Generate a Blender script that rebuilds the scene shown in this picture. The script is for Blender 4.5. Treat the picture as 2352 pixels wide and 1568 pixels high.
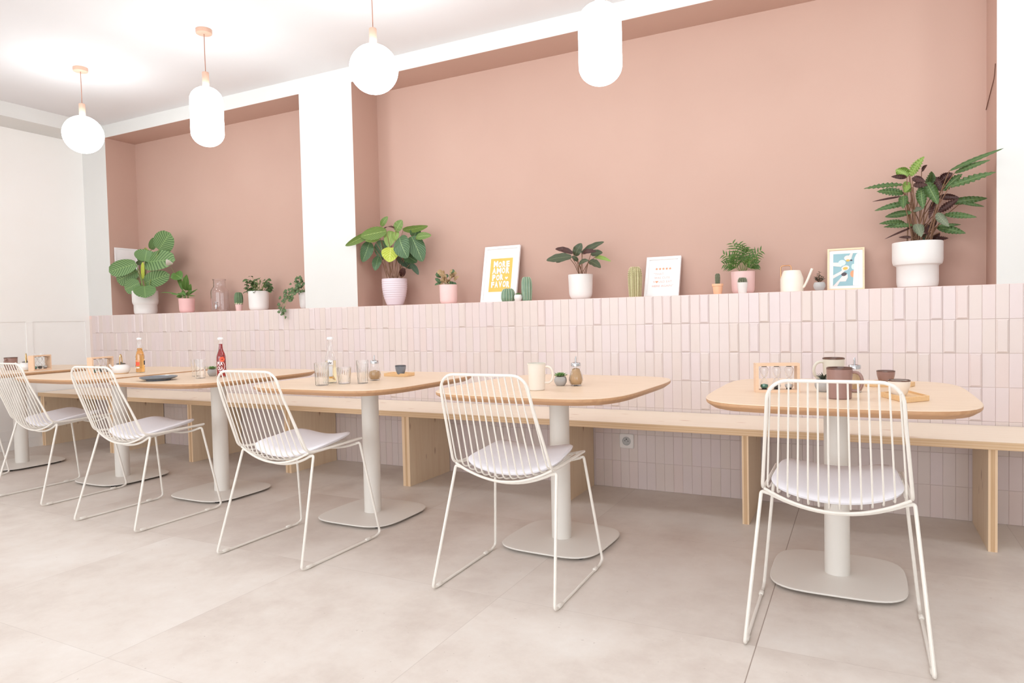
import bpy, bmesh, math, random, json
from mathutils import Vector, Matrix
D=bpy.data
for o in list(D.objects): D.objects.remove(o, do_unlink=True)
scene=bpy.context.scene; COL=scene.collection
R=math.radians; PI=math.pi
# ------------------------------------------------------------------ camera
cd=D.cameras.new('camera'); cam=D.objects.new('camera',cd); COL.objects.link(cam)
cd.lens=24.0; cd.sensor_width=36.0; cd.sensor_fit='HORIZONTAL'; cd.clip_start=.02; cd.clip_end=60
YAW,PITCH,ROLL=-0.472983626,-0.0350023709,-0.0226525065
fw=Vector((math.sin(YAW)*math.cos(PITCH),math.cos(YAW)*math.cos(PITCH),math.sin(PITCH)))
rt=Vector((math.cos(YAW),-math.sin(YAW),0)); up=rt.cross(fw)
r2=rt*math.cos(ROLL)+up*math.sin(ROLL); u2=-rt*math.sin(ROLL)+up*math.cos(ROLL)
M=Matrix.Identity(4)
for i in range(3): M[i][0]=r2[i]; M[i][1]=u2[i]; M[i][2]=-fw[i]
M.translation=Vector((0,0,1.0)); cam.matrix_world=M
scene.camera=cam
# ------------------------------------------------------------------ view + light
vs=scene.view_settings; vs.view_transform='Standard'; vs.look='None'; vs.gamma=1; vs.use_curve_mapping=False
vs.exposure=0.93
LAMP=10.0; ROW_FILL=6.2; WIN_FILL=65.0; SKY=1.0
w=D.worlds.new('world'); scene.world=w; w.use_nodes=True
w.node_tree.nodes['Background'].inputs[0].default_value=(.93,.95,1,1); w.node_tree.nodes['Background'].inputs[1].default_value=SKY
def area(name,loc,rot,sx,sy,power,color):
    l=D.lights.new(name,'AREA'); l.shape='RECTANGLE'; l.size=sx; l.size_y=sy; l.energy=power; l.color=color
    o=D.objects.new(name,l); COL.objects.link(o); o.location=loc; o.rotation_euler=rot
    return o
# added area fill, standing in for daylight from an unseen window behind the camera
area('window_fill',(-1.4,-3.3,1.55),(R(90),0,0),7.0,2.3,WIN_FILL,(.895,.975,1))
# ------------------------------------------------------------------ materials
def srgb(r,g,b):
    f=lambda c:(c/255/12.92) if c/255<=.04045 else ((c/255+.055)/1.055)**2.4
    return (f(r),f(g),f(b),1)
class NT:
    def __init__(s,name):
        s.m=D.materials.new(name); s.m.use_nodes=True; s.t=s.m.node_tree; s.b=s.t.nodes['Principled BSDF']
    def n(s,ty,**k):
        x=s.t.nodes.new(ty)
        for a,v in k.items():
            if a in x.inputs: x.inputs[a].default_value=v
            else: setattr(x,a,v)
        return x
    def l(s,a,b): s.t.links.new(a,b)
    def math(s,op,a,b=None,c=None):
        x=s.t.nodes.new('ShaderNodeMath'); x.operation=op
        for i,v in enumerate((a,b,c)):
            if v is None: continue
            if isinstance(v,(int,float)): x.inputs[i].default_value=v
            else: s.l(v,x.inputs[i])
        return x.outputs[0]
    def mix(s,fac,a,b):
        x=s.t.nodes.new('ShaderNodeMix'); x.data_type='RGBA'
        for i,v in ((0,fac),(6,a),(7,b)):
            if isinstance(v,(int,float,tuple)): x.inputs[i].default_value=v
            else: s.l(v,x.inputs[i])
        return x.outputs[2]
    def coord(s,out='Object',scale=(1,1,1)):
        c=s.n('ShaderNodeTexCoord'); mp=s.n('ShaderNodeMapping'); mp.inputs['Scale'].default_value=scale
        s.l(c.outputs[out],mp.inputs['Vector']); return mp.outputs[0]
    def noise(s,vec,scale,detail=3,rough=.5):
        x=s.n('ShaderNodeTexNoise'); x.inputs['Scale'].default_value=scale; x.inputs['Detail'].default_value=detail; x.inputs['Roughness'].default_value=rough
        s.l(vec,x.inputs['Vector']); return x.outputs[0]
    def ramp(s,fac,stops):
        x=s.n('ShaderNodeValToRGB'); e=x.color_ramp.elements
        e[0].position,e[0].color=stops[0]; e[1].position,e[1].color=stops[-1]
        for p,c in stops[1:-1]:
            q=e.new(p); q.color=c
        s.l(fac,x.inputs[0]); return x.outputs[0]
    def bump(s,h,strength=.2,dist=.01):
        x=s.n('ShaderNodeBump'); x.inputs['Strength'].default_value=strength; x.inputs['Distance'].default_value=dist
        s.l(h,x.inputs['Height']); s.l(x.outputs[0],s.b.inputs['Normal'])
def simple(name,c1,c2=None,rough=.5,metal=0,scale=20,bump=0,spec=.5,ior=None,trans=0,coat=0,alpha=None):
    n=NT(name); b=n.b
    b.inputs['Roughness'].default_value=rough; b.inputs['Metallic'].default_value=metal; b.inputs['Specular IOR Level'].default_value=spec
    if ior: b.inputs['IOR'].default_value=ior
    b.inputs['Transmission Weight'].default_value=trans; b.inputs['Coat Weight'].default_value=coat
    c2=c2 or tuple(min(1,x*1.06) for x in c1[:3])+(1,)
    nz=n.noise(n.coord(),scale,3); n.l(n.mix(nz,c1,c2),b.inputs['Base Color'])
    if bump: n.bump(nz,bump,.004)
    return n.m
MAT={}
MAT['white_wall']=simple('white wall paint',srgb(223,220,216),srgb(226,223,220),.7,scale=6,bump=.02)
MAT['ceiling']=simple('white ceiling paint',srgb(226,222,223),srgb(229,226,227),.8,scale=4)
MAT['left_wall']=simple('warm white panelled wall paint',srgb(247,242,238),srgb(249,245,242),.55,scale=5)
MAT['niche']=simple('dusty terracotta pink paint',srgb(193,157,142),srgb(199,164,149),.65,scale=2.5,bump=.03)
MAT['opal']=None
def opal(power,name):
    n=NT(name); n.b.inputs['Base Color'].default_value=(.9,.9,.9,1)
    nz=n.noise(n.coord(),3,1); n.l(n.mix(nz,(.878,.965,1,1),(.884,.97,1,1)),n.b.inputs['Emission Color']); n.b.inputs['Emission Strength'].default_value=power; return n.m
MAT['opal']=opal(LAMP,'glowing opal glass'); MAT['opal_fill']=opal(ROW_FILL,'glowing opal glass of the added fill row')  # second one glows weaker, for the added unseen lamp row
MAT['lamp_wood']=simple('pale blush lamp wood',srgb(214,172,150),srgb(220,180,158),.5,scale=40)
MAT['cord']=simple('blush textile cord',srgb(176,126,106),None,.8,scale=200)
MAT['frame_white']=simple('cream powder coated steel',srgb(240,232,222),srgb(244,238,230),.35,scale=30)
MAT['pedestal']=simple('light greige powder coated steel',srgb(236,229,221),srgb(239,233,226),.42,scale=15)
MAT['black']=simple('black rubber',(.01,.01,.01,1),(.015,.014,.013,1),.6)
MAT['cushion']=simple('pale lilac grey felt',srgb(247,243,249),srgb(250,247,252),.95,scale=300,bump=.1,spec=.1)
MAT['ceramic_white']=simple('matte white ceramic',srgb(236,230,227),srgb(241,236,233),.45,scale=12)
MAT['ceramic_pink']=simple('blush pink ceramic',srgb(240,200,196),srgb(243,207,203),.5,scale=12)
MAT['ceramic_pink2']=simple('rose pink ceramic',srgb(236,184,182),srgb(240,194,192),.5,scale=12)
MAT['ceramic_lilac']=simple('lilac white ribbed ceramic',srgb(228,212,220),srgb(232,217,224),.3,scale=12)
MAT['peach']=simple('peach ceramic',srgb(243,188,150),srgb(246,196,160),.5,scale=12)
MAT['ceramic_grey']=simple('grey concrete',srgb(178,174,172),srgb(196,192,190),.75,scale=60,bump=.15)
MAT['cream_mug']=simple('cream glazed stoneware',srgb(240,226,212),srgb(244,232,220),.25,scale=25)
MAT['greymug']=simple('pale grey green stoneware',srgb(222,214,198),srgb(228,221,208),.3,scale=25)
MAT['brown_mug']=simple('mauve brown glazed stoneware',srgb(150,116,108),srgb(166,130,120),.28,scale=30)
MAT['rim_brown']=simple('dark brown glaze rim',srgb(96,66,56),srgb(120,86,72),.25,scale=60)
MAT['slate']=simple('slate blue grey glaze',srgb(112,118,128),srgb(134,140,150),.18,scale=60,spec=.6)
MAT['rim_dark']=simple('dark slate rim glaze',srgb(60,60,66),srgb(80,80,86),.25,scale=60)
MAT['can']=simple('cream enamel',srgb(247,236,220),srgb(250,240,226),.4,scale=10)
MAT['copper']=simple('brushed copper',srgb(205,150,110),srgb(215,165,125),.25,metal=1,scale=60)
MAT['gold']=simple('polished gold',srgb(224,190,130),srgb(235,205,150),.18,metal=1,scale=60)
MAT['goldcactus']=simple('champagne gold glaze',srgb(156,146,104),srgb(178,168,124),.3,metal=.3,scale=80)
MAT['golddot']=simple('pale gold dots',srgb(240,228,188),srgb(246,236,204),.3,scale=80)
MAT['chrome']=simple('chromed steel',srgb(205,205,208),srgb(215,215,218),.12,metal=1,scale=20)
MAT['steel_grey']=simple('dull grey metal',srgb(120,116,112),None,.35,metal=.8)
def glass(name,col,rough=.0,ior=1.45):
    n=NT(name); b=n.b; b.inputs['Transmission Weight'].default_value=1; b.inputs['Roughness'].default_value=rough; b.inputs['IOR'].default_value=ior
    nz=n.noise(n.coord(),9,1); n.l(n.mix(nz,col,tuple(min(1,c*1.01) for c in col[:3])+(1,)),b.inputs['Base Color']); return n.m
MAT['glass']=glass('clear glass',(.985,.99,.99,1))
MAT['glass_jar']=glass('smoky clear glass',(.93,.91,.92,1))
MAT['juice_red']=glass('dark red drink',srgb(176,34,40),.02,1.34)
MAT['juice_orange']=glass('orange drink',srgb(252,196,112),.02,1.34)
MAT['juice_pale']=glass('pale lemon drink',srgb(255,250,222),.02,1.34)
MAT['sugar']=simple('brown cane sugar',srgb(226,168,108),srgb(246,212,166),.8,scale=700,bump=.3)
MAT['soil']=simple('dark potting soil',srgb(50,36,28),srgb(84,62,48),.95,scale=150,bump=.5)
MAT['gravel']=simple('pale gravel',srgb(200,195,188),srgb(60,52,46),.9,scale=400,bump=.5)
MAT['paper']=simple('white print paper',srgb(248,245,244),None,.6)
MAT['mat_white']=simple('white picture frame lacquer',srgb(246,243,243),None,.35)
MAT['yellow']=simple('golden yellow print ink',srgb(250,188,88),srgb(251,193,98),.6,scale=5)
MAT['ink_orange']=simple('soft orange ink',srgb(240,160,120),None,.6)
MAT['ink_pink']=simple('faded rose ink',srgb(236,196,186),None,.6)
MAT['ink_blue']=simple('dusty blue print ink',srgb(150,188,196),srgb(154,192,200),.6,scale=5)
MAT['ink_blush']=simple('blush print ink',srgb(244,226,222),None,.6)
MAT['ink_mint']=simple('pale mint print ink',srgb(214,232,226),None,.6)
MAT['ink_dark']=simple('charcoal print ink',srgb(84,78,84),None,.6)
MAT['ink_grey']=simple('warm grey print ink',srgb(150,140,136),None,.6)
MAT['red_orange']=simple('coral red print',srgb(240,96,66),None,.5)
MAT['socket']=simple('white socket plastic',srgb(232,224,220),None,.4)
MAT['green_sand']=simple('teal green sand',srgb(84,150,128),srgb(100,166,142),.9,scale=900)
MAT['white_sand']=simple('white sand',srgb(240,234,230),None,.9,scale=900)
MAT['dark_sand']=simple('dark sand',srgb(70,66,64),None,.9,scale=900)
MAT['brass_dark']=simple('dark brown cable',srgb(110,72,58),None,.6)
def wood(name,c1,c2,c3,axis='X',s=1.0,rough=.5,knots=True,bump=.05):
    n=NT(name)
    st={'X':(.9,9,9),'Y':(9,.9,9),'Z':(9,9,.9)}[axis]
    v=n.coord('Object',tuple(k*s for k in st))
    a=n.noise(v,2.2,6,.6); col=n.ramp(a,[(.25,c1),(.5,c2),(.78,c1)])
    if knots:
        kv=n.coord('Object',{'X':(2.2,6,6),'Y':(6,2.2,6),'Z':(6,6,2.4)}[axis])
        vo=n.n('ShaderNodeTexVoronoi'); vo.inputs['Scale'].default_value=1.7; n.l(kv,vo.inputs['Vector'])
        k=n.ramp(vo.outputs['Distance'],[(.04,(1,1,1,1)),(.13,(0,0,0,1))])
        col=n.mix(n.math('MULTIPLY',k,.75),col,c3)
    n.l(col,n.b.inputs['Base Color']); n.b.inputs['Roughness'].default_value=rough; n.bump(a,bump,.002); return n.m
MAT['bench_wood']=wood('spruce plywood, long grain',srgb(244,225,203),srgb(248,231,212),srgb(205,158,125),'X')
MAT['panel_wood']=wood('spruce plywood, upright grain',srgb(232,204,172),srgb(241,217,187),srgb(160,110,80),'Z')
MAT['table_wood']=wood('pale oak veneer',srgb(231,203,175),srgb(238,212,186),srgb(200,160,120),'X',1.4,.38,False)
MAT['edge_wood']=wood('oiled oak edge',srgb(190,142,104),srgb(204,158,118),srgb(160,110,80),'X',2,.4,False)
MAT['tray_wood']=wood('bamboo',srgb(230,184,130),srgb(240,200,150),srgb(200,150,100),'X',6,.45,False)
MAT['timer_wood']=wood('pale beech',srgb(234,196,164),srgb(240,205,175),srgb(200,150,110),'X',4,.5,False)
MAT['frame_wood']=wood('light pine frame',srgb(240,208,170),srgb(246,220,186),srgb(200,150,110),'X',4,.5,False)
def ply_edge():
    n=NT('layered plywood edge'); v=n.coord('Object')
    sp=n.n('ShaderNodeSeparateXYZ'); n.l(v,sp.inputs[0])
    wv=n.math('SINE',n.math('MULTIPLY',sp.outputs[2],2*PI/.0115))
    nz=n.noise(n.coord('Object',(1.2,4,60)),3,4)
    c=n.mix(nz,srgb(206,166,126),srgb(232,198,158)); c=n.mix(n.math('MULTIPLY',n.math('GREATER_THAN',wv,.2),.4),c,srgb(240,212,178))
    n.l(c,n.b.inputs['Base Color']); n.b.inputs['Roughness'].default_value=.6; return n.m
MAT['ply_edge']=ply_edge()
def ply_edge_v():
    n=NT('layered plywood upright edge'); v=n.coord('Object')
    sp=n.n('ShaderNodeSeparateXYZ'); n.l(v,sp.inputs[0])
    wv=n.math('ABSOLUTE',sp.outputs[0]); core=n.math('LESS_THAN',wv,.0075)
    nz=n.noise(n.coord('Object',(30,4,1.6)),3,4)
    c=n.mix(nz,srgb(200,158,116),srgb(226,190,150)); c=n.mix(core,srgb(240,208,172),c)
    n.l(c,n.b.inputs['Base Color']); n.b.inputs['Roughness'].default_value=.6; return n.m
MAT['ply_edge_v']=ply_edge_v()
def tile_mat():
    n=NT('pale pink glazed tile'); v=n.coord('Object')
    sp=n.n('ShaderNodeSeparateXYZ'); n.l(v,sp.inputs[0])
    ix=n.math('FLOOR',n.math('DIVIDE',n.math('ADD',sp.outputs[0],10-.0005),.0512)); iz=n.math('FLOOR',n.math('DIVIDE',n.math('ADD',sp.outputs[2],.0012),.1574))
    cb=n.n('ShaderNodeCombineXYZ'); n.l(ix,cb.inputs[0]); n.l(iz,cb.inputs[1])
    wn=n.n('ShaderNodeTexWhiteNoise'); wn.noise_dimensions='3D'; n.l(cb.outputs[0],wn.inputs['Vector'])
    c=n.ramp(wn.outputs['Value'],[(0,srgb(224,206,199)),(.35,srgb(225,208,203)),(.75,srgb(226,208,208)),(1,srgb(227,206,201))])
    nz=n.noise(n.coord('Object',(14,14,7)),2,3); c=n.mix(n.math('MULTIPLY',nz,.35),c,srgb(221,207,200))
    n.l(c,n.b.inputs['Base Color']); n.b.inputs['Roughness'].default_value=.22; n.b.inputs['Specular IOR Level'].default_value=.35
    n.bump(n.noise(v,26,2),.12,.004); return n.m
MAT['tile']=tile_mat()
MAT['grout']=simple('blush grout',srgb(228,208,200),srgb(232,213,205),.8,scale=30)
MAT['ledge']=simple('pink tiled ledge top',srgb(238,206,196),srgb(242,212,203),.35,scale=8)
def floor_mat():
    n=NT('large warm grey concrete look tiles'); v=n.coord('Object')
    sp=n.n('ShaderNodeSeparateXYZ'); n.l(v,sp.inputs[0])
    T=.875
    gx=n.math('DIVIDE',n.math('ADD',sp.outputs[0],.284+T*20),T); gy=n.math('DIVIDE',n.math('ADD',sp.outputs[1],T*20-2.99),T)
    fx=n.math('FRACT',gx); fy=n.math('FRACT',gy)
    dx=n.math('MINIMUM',fx,n.math('SUBTRACT',1.0,fx)); dy=n.math('MINIMUM',fy,n.math('SUBTRACT',1.0,fy))
    mainj=n.math('COMPARE',n.math('ROUND',gx),20.0,.1); g=n.math('MAXIMUM',n.math('MULTIPLY',n.math('LESS_THAN',dx,.0019),n.math('ADD',n.math('MULTIPLY',mainj,.75),.25)),n.math('MULTIPLY',n.math('LESS_THAN',dy,.0011),.3))
    cb=n.n('ShaderNodeCombineXYZ'); n.l(n.math('FLOOR',gx),cb.inputs[0]); n.l(n.math('FLOOR',gy),cb.inputs[1])
    wn=n.n('ShaderNodeTexWhiteNoise'); n.l(cb.outputs[0],wn.inputs['Vector'])
    ad=n.n('ShaderNodeVectorMath'); ad.operation='MULTIPLY_ADD'; n.l(wn.outputs['Color'],ad.inputs[0]); ad.inputs[1].default_value=(7,7,7); n.l(v,ad.inputs[2])
    a=n.noise(ad.outputs[0],1.6,8,.62); b=n.noise(ad.outputs[0],9,8,.7)
    m=n.math('ADD',n.math('MULTIPLY',a,.7),n.math('MULTIPLY',b,.3))
    c=n.ramp(m,[(.36,srgb(212,198,188)),(.5,srgb(229,218,209)),(.64,srgb(238,230,223))])
    c=n.mix(n.math('MULTIPLY',wn.outputs['Value'],.35),c,srgb(226,215,207))
    sc=n.noise(n.coord('Object',(9,2.2,1)),3,6,.75); c=n.mix(n.math('MULTIPLY',n.math('GREATER_THAN',sc,.665),.35),c,srgb(238,230,224)); sk=n.noise(ad.outputs[0],60,2,.5); c=n.mix(n.math('MULTIPLY',n.math('GREATER_THAN',sk,.76),.35),c,srgb(160,142,130))
    c=n.mix(n.math('MULTIPLY',g,.8),c,srgb(150,130,118))
    n.l(c,n.b.inputs['Base Color'])
    n.l(n.math('ADD',n.math('MULTIPLY',b,.25),.34),n.b.inputs['Roughness']); n.b.inputs['Specular IOR Level'].default_value=.4
    n.bump(b,.04,.003); return n.m
MAT['floor']=floor_mat()
def leafmat(name,dark,light,mid,freq=9,slope=2.2,thr=.5,soft=.18,rough=.4):
    n=NT(name); uv=n.n('ShaderNodeTexCoord'); sp=n.n('ShaderNodeSeparateXYZ'); n.l(uv.outputs['UV'],sp.inputs[0])
    x=n.math('ABSOLUTE',n.math('SUBTRACT',sp.outputs[0],.5)); y=sp.outputs[1]
    nz=n.noise(n.coord('Object'),30,2)
    ph=n.math('ADD',n.math('MULTIPLY',n.math('SUBTRACT',y,n.math('MULTIPLY',x,slope/2)),freq*2*PI),n.math('MULTIPLY',nz,1.4))
    s=n.math('ADD',n.math('MULTIPLY',n.math('SINE',ph),.5),.5)
    c=n.ramp(s,[(thr-soft,dark),(thr+soft,light)])
    mr=n.ramp(x,[(.008,(1,1,1,1)),(.03,(0,0,0,1))]); c=n.mix(mr,c,mid)
    n.l(c,n.b.inputs['Base Color']); n.b.inputs['Roughness'].default_value=rough; n.b.inputs['Specular IOR Level'].default_value=.4
    n.bump(s,.25,.002); return n.m
LEAF={
'a':leafmat('round leaf with silver stripes',srgb(76,110,64),srgb(128,158,104),srgb(136,166,106),10,1.0,.34,.3),
'g':leafmat('plain mid green leaf',srgb(78,114,50),srgb(100,138,66),srgb(140,170,96),10,1.5),
'y':leafmat('fresh yellow green leaf',srgb(176,190,66),srgb(198,208,92),srgb(212,218,124),6,2),
'c':leafmat('feather patterned green leaf',srgb(84,112,52),srgb(128,152,76),srgb(164,182,110),8,2.0,.5,.5),
'd':leafmat('blue green veined leaf',srgb(56,84,54),srgb(96,126,84),srgb(142,164,114),8,2.0,.5,.5),
'l':leafmat('light green leaf',srgb(120,148,68),srgb(148,172,88),srgb(168,188,108),9,2.2,.5,.5),
'k':leafmat('dark bluish green leaf',srgb(52,68,54),srgb(82,104,80),srgb(100,122,92),8,2.2,.5,.4),
'm':leafmat('dark maroon leaf underside',srgb(58,32,30),srgb(84,50,44),srgb(100,64,54),8,2),
'o':leafmat('olive grey leaf',srgb(62,70,50),srgb(86,94,68),srgb(120,124,94),9,2.2,.5,.5),
'r':leafmat('long rippled green leaf',srgb(60,86,46),srgb(92,118,66),srgb(140,160,100),14,1.6,.5,.5),
's':leafmat('grey green leaf',srgb(106,114,92),srgb(132,140,116),srgb(150,156,130),9,1.8),
'n':leafmat('flower stalk',srgb(150,166,100),srgb(160,176,110),srgb(160,176,110)),
'w':leafmat('white spathe',srgb(246,244,238),srgb(250,249,245),srgb(240,240,226)),
'i':leafmat('ivy leaf with pale margin',srgb(58,82,46),srgb(92,118,70),srgb(150,166,120),5,2),
't':leafmat('dusty tan leaf',srgb(176,146,108),srgb(200,170,130),srgb(160,140,96),6,2),
'p':leafmat('palm leaflet',srgb(54,84,34),srgb(92,126,54),srgb(120,150,76),3,1),
'u':leafmat('succulent leaf',srgb(126,164,104),srgb(166,196,138),srgb(160,188,130),2,1),
'z':leafmat('dark succulent leaf',srgb(60,66,56),srgb(100,106,88),srgb(120,124,104),3,1),
}
MAT['stem']=simple('reddish brown leaf stalk',srgb(120,84,62),srgb(146,108,80),.6,scale=60)
MAT['stem_green']=simple('green leaf stalk',srgb(120,140,74),srgb(146,164,96),.5,scale=60)
MAT['cactus']=simple('green cactus skin',srgb(88,112,80),srgb(110,134,98),.6,scale=60)
MAT['cactus_dark']=simple('grey green cactus skin',srgb(84,92,70),srgb(110,112,86),.7,scale=60)
MAT['spines']=simple('pale cactus spines',srgb(214,206,190),None,.6)
MAT['glaze_green']=simple('glossy green glaze',srgb(92,122,98),srgb(128,156,126),.12,scale=40,spec=.7)
MAT['glaze_line']=simple('pale glaze over ribs',srgb(190,204,176),srgb(206,216,190),.15,scale=40)
# ------------------------------------------------------------------ mesh helpers
class MB:
    def __init__(s): s.v=[]; s.f=[]; s.mi=[]; s.uv=[]; s.sm=[]
    def face(s,idx,mi=0,uv=None,sm=True): s.f.append(tuple(idx)); s.mi.append(mi); s.uv.append(uv); s.sm.append(sm)
    def box(s,x0,y0,z0,x1,y1,z1,mi=0,front=None):
        b=len(s.v); s.v+= [(x0,y0,z0),(x1,y0,z0),(x1,y1,z0),(x0,y1,z0),(x0,y0,z1),(x1,y0,z1),(x1,y1,z1),(x0,y1,z1)]
        for k,q in enumerate([(0,3,2,1),(4,5,6,7),(0,1,5,4),(1,2,6,5),(2,3,7,6),(3,0,4,7)]):
            s.face([b+i for i in q],front if (front is not None and k==2) else mi,None,False)
        return s
    def tube(s,path,r,n=8,mi=0,caps=True):
        path=[Vector(p) for p in path]; m=len(path); rs=r if isinstance(r,(list,tuple)) else [r]*m
        t0=(path[1]-path[0]).normalized(); a=Vector((0,0,1)) if abs(t0.z)<.9 else Vector((1,0,0))
        nrm=t0.cross(a).normalized(); b0=len(s.v)
        for i,p in enumerate(path):
            t=(path[min(i+1,m-1)]-path[max(i-1,0)]).normalized()
            nrm=(nrm-t*nrm.dot(t)).normalized(); bn=t.cross(nrm)
            for k in range(n):
                an=2*PI*k/n; s.v.append(tuple(p+(nrm*math.cos(an)+bn*math.sin(an))*rs[i]))
        for i in range(m-1):
            for k in range(n):
                k2=(k+1)%n; s.face((b0+i*n+k,b0+i*n+k2,b0+(i+1)*n+k2,b0+(i+1)*n+k),mi)
        if caps:
            s.face([b0+k for k in range(n)][::-1],mi); s.face([b0+(m-1)*n+k for k in range(n)],mi)
        return s
    def lathe(s,prof,c=(0,0,0),n=32,mi=0,mis=None,flute=None,sx=1,sy=1,sm=True):
        b0=len(s.v); m=len(prof)
        for j,(r,z) in enumerate(prof):
            for k in range(n):
                an=2*PI*k/n; rr=r
                if flute and r>1e-4: rr=r*(1+flute[1]*math.cos(flute[0]*an)*(flute[2](j/(m-1)) if len(flute)>2 else 1))
                s.v.append((c[0]+rr*math.cos(an)*sx,c[1]+rr*math.sin(an)*sy,c[2]+z))
        for j in range(m-1):
            for k in range(n):
                k2=(k+1)%n; s.face((b0+j*n+k,b0+j*n+k2,b0+(j+1)*n+k2,b0+(j+1)*n+k),mis[j] if mis else mi,None,sm)
        if prof[0][0]>1e-4: s.face([b0+k for k in range(n)][::-1],mis[0] if mis else mi)
        if prof[-1][0]>1e-4: s.face([b0+(m-1)*n+k for k in range(n)],mis[-1] if mis else mi)
        return s
    def stack(s,layers,mi=0,mis=None,sm=False,smt=False):
        """loft of outlines [(pts2d, z)], closed"""
        b0=len(s.v); n=len(layers[0][0])
        for pts,z in layers:
            for x,y in pts: s.v.append((x,y,z))
        for j in range(len(layers)-1):
            for k in range(n):
                k2=(k+1)%n; s.face((b0+j*n+k,b0+j*n+k2,b0+(j+1)*n+k2,b0+(j+1)*n+k),mis[j] if mis else mi,None,sm)
        s.face([b0+k for k in range(n)][::-1],mis[0] if mis else mi,None,False)
        s.face([b0+(len(layers)-1)*n+k for k in range(n)],mis[-1] if mis else mi,None,False)
        return s
    def xform(s,M,start=0):
        for i in range(start,len(s.v)): s.v[i]=tuple(M@Vector(s.v[i]))
        return s
    def leaf(s,B,T,w,N,kind='ovate',arch=.12,cup=.12,wave=0,mi=0,nu=6,nv=10,wf=5,ph=0):
        B=Vector(B);T=Vector(T);ax=T-B;L=ax.length; N=Vector(N); N=(N-ax*N.dot(ax)/(L*L)).normalized(); S=ax.cross(N).normalized()
        def prof(v):
            if kind=='round': return max(0,math.sin(PI*min(1,.04+v*.96)))**.42
            if kind=='lance': return max(0,math.sin(PI*v**.8))**.75
            if kind=='blade': return (max(0,math.sin(PI*v**.6)))**.8
            if kind=='palm': return max(0,math.sin(PI*v**.7))
            return max(0,math.sin(PI*(.02+.98*v)**.85))**.6
        b0=len(s.v)
        for j in range(nv+1):
            v=j/nv; c=B+ax*v+N*(arch*L*4*v*(1-v)*.5)-Vector((0,0,1))*(arch*L*.35*v*v)
            for i in range(nu+1):
                u=-1+2*i/nu; a=abs(u)
                p=c+S*(u*w/2*prof(v)*(1-.08*cup*a))+N*(cup*w*.5*(a**1.6)*prof(v))
                if wave: p+=N*(wave*w*a*a*math.sin(wf*2*PI*v+ph+(0 if u>0 else 1.5)))*prof(v)+ax.normalized()*0
                s.v.append(tuple(p))
        for j in range(nv):
            for i in range(nu):
                q=(b0+j*(nu+1)+i,b0+j*(nu+1)+i+1,b0+(j+1)*(nu+1)+i+1,b0+(j+1)*(nu+1)+i)
                uv=[(i/nu,j/nv),((i+1)/nu,j/nv),((i+1)/nu,(j+1)/nv),(i/nu,(j+1)/nv)]
                s.face(q,mi,uv)
        return s
    def build(s,name,mats,parent=None,loc=None,smooth=None,clean=True):
        me=D.meshes.new(name); me.from_pydata(s.v,[],s.f)
        if not isinstance(mats,(list,tuple)): mats=[mats]
        for m in mats: me.materials.append(m)
        me.polygons.foreach_set('material_index',s.mi)
        me.polygons.foreach_set('use_smooth',[bool(x) if smooth is None else smooth for x in s.sm])
        if any(u is not None for u in s.uv):
            ul=me.uv_layers.new(name='UVMap')
            for p,u in zip(me.polygons,s.uv):
                if u:
                    for li,q in zip(p.loop_indices,u): ul.data[li].uv=q
        me.validate(); me.update()
        if any(s.sm): 
            try: me.set_sharp_from_angle(angle=R(38))
            except Exception: pass
        o=D.objects.new(name,me); COL.objects.link(o)
        if parent: o.parent=parent
        if loc: o.location=loc
        return o
def empty(name,loc,rz=0,label=None,cat=None,group=None):
    o=D.objects.new(name,None); o.empty_display_size=.05; COL.objects.link(o); o.location=loc; o.rotation_euler=(0,0,rz)
    return tag(o,label,cat,group)
def tag(o,label=None,cat=None,group=None,kind=None):
    if label: o['label']=label
    if cat: o['category']=cat
    if group: o['group']=group
    if kind: o['kind']=kind
    return o
def copy_tree(o,parent=None):
    c=o.copy(); COL.objects.link(c)
    if parent: c.parent=parent
    for ch in [x for x in D.objects if x.parent==o]: copy_tree(ch,c)
    return c
def sellipse(a,b,n=4.,N=72,cx=0,cy=0):
    out=[]
    for k in range(N):
        t=2*PI*k/N; c,s_=math.cos(t),math.sin(t); r=(abs(c)**n+abs(s_)**n)**(-1/n); out.append((cx+a*c*r,cy+b*s_*r))
    return out
def smooth_path(pts,r=.02,seg=5):
    pts=[Vector(p) for p in pts]; out=[pts[0]]
    for i in range(1,len(pts)-1):
        a,b,c=pts[i-1],pts[i],pts[i+1]; d1=(a-b); d2=(c-b); rr=min(r,d1.length*.48,d2.length*.48)
        p0=b+d1.normalized()*rr; p1=b+d2.normalized()*rr
        for k in range(seg+1):
            t=k/seg; out.append(p0*(1-t)**2+b*2*t*(1-t)+p1*t*t)
    out.append(pts[-1]); return out
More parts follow.
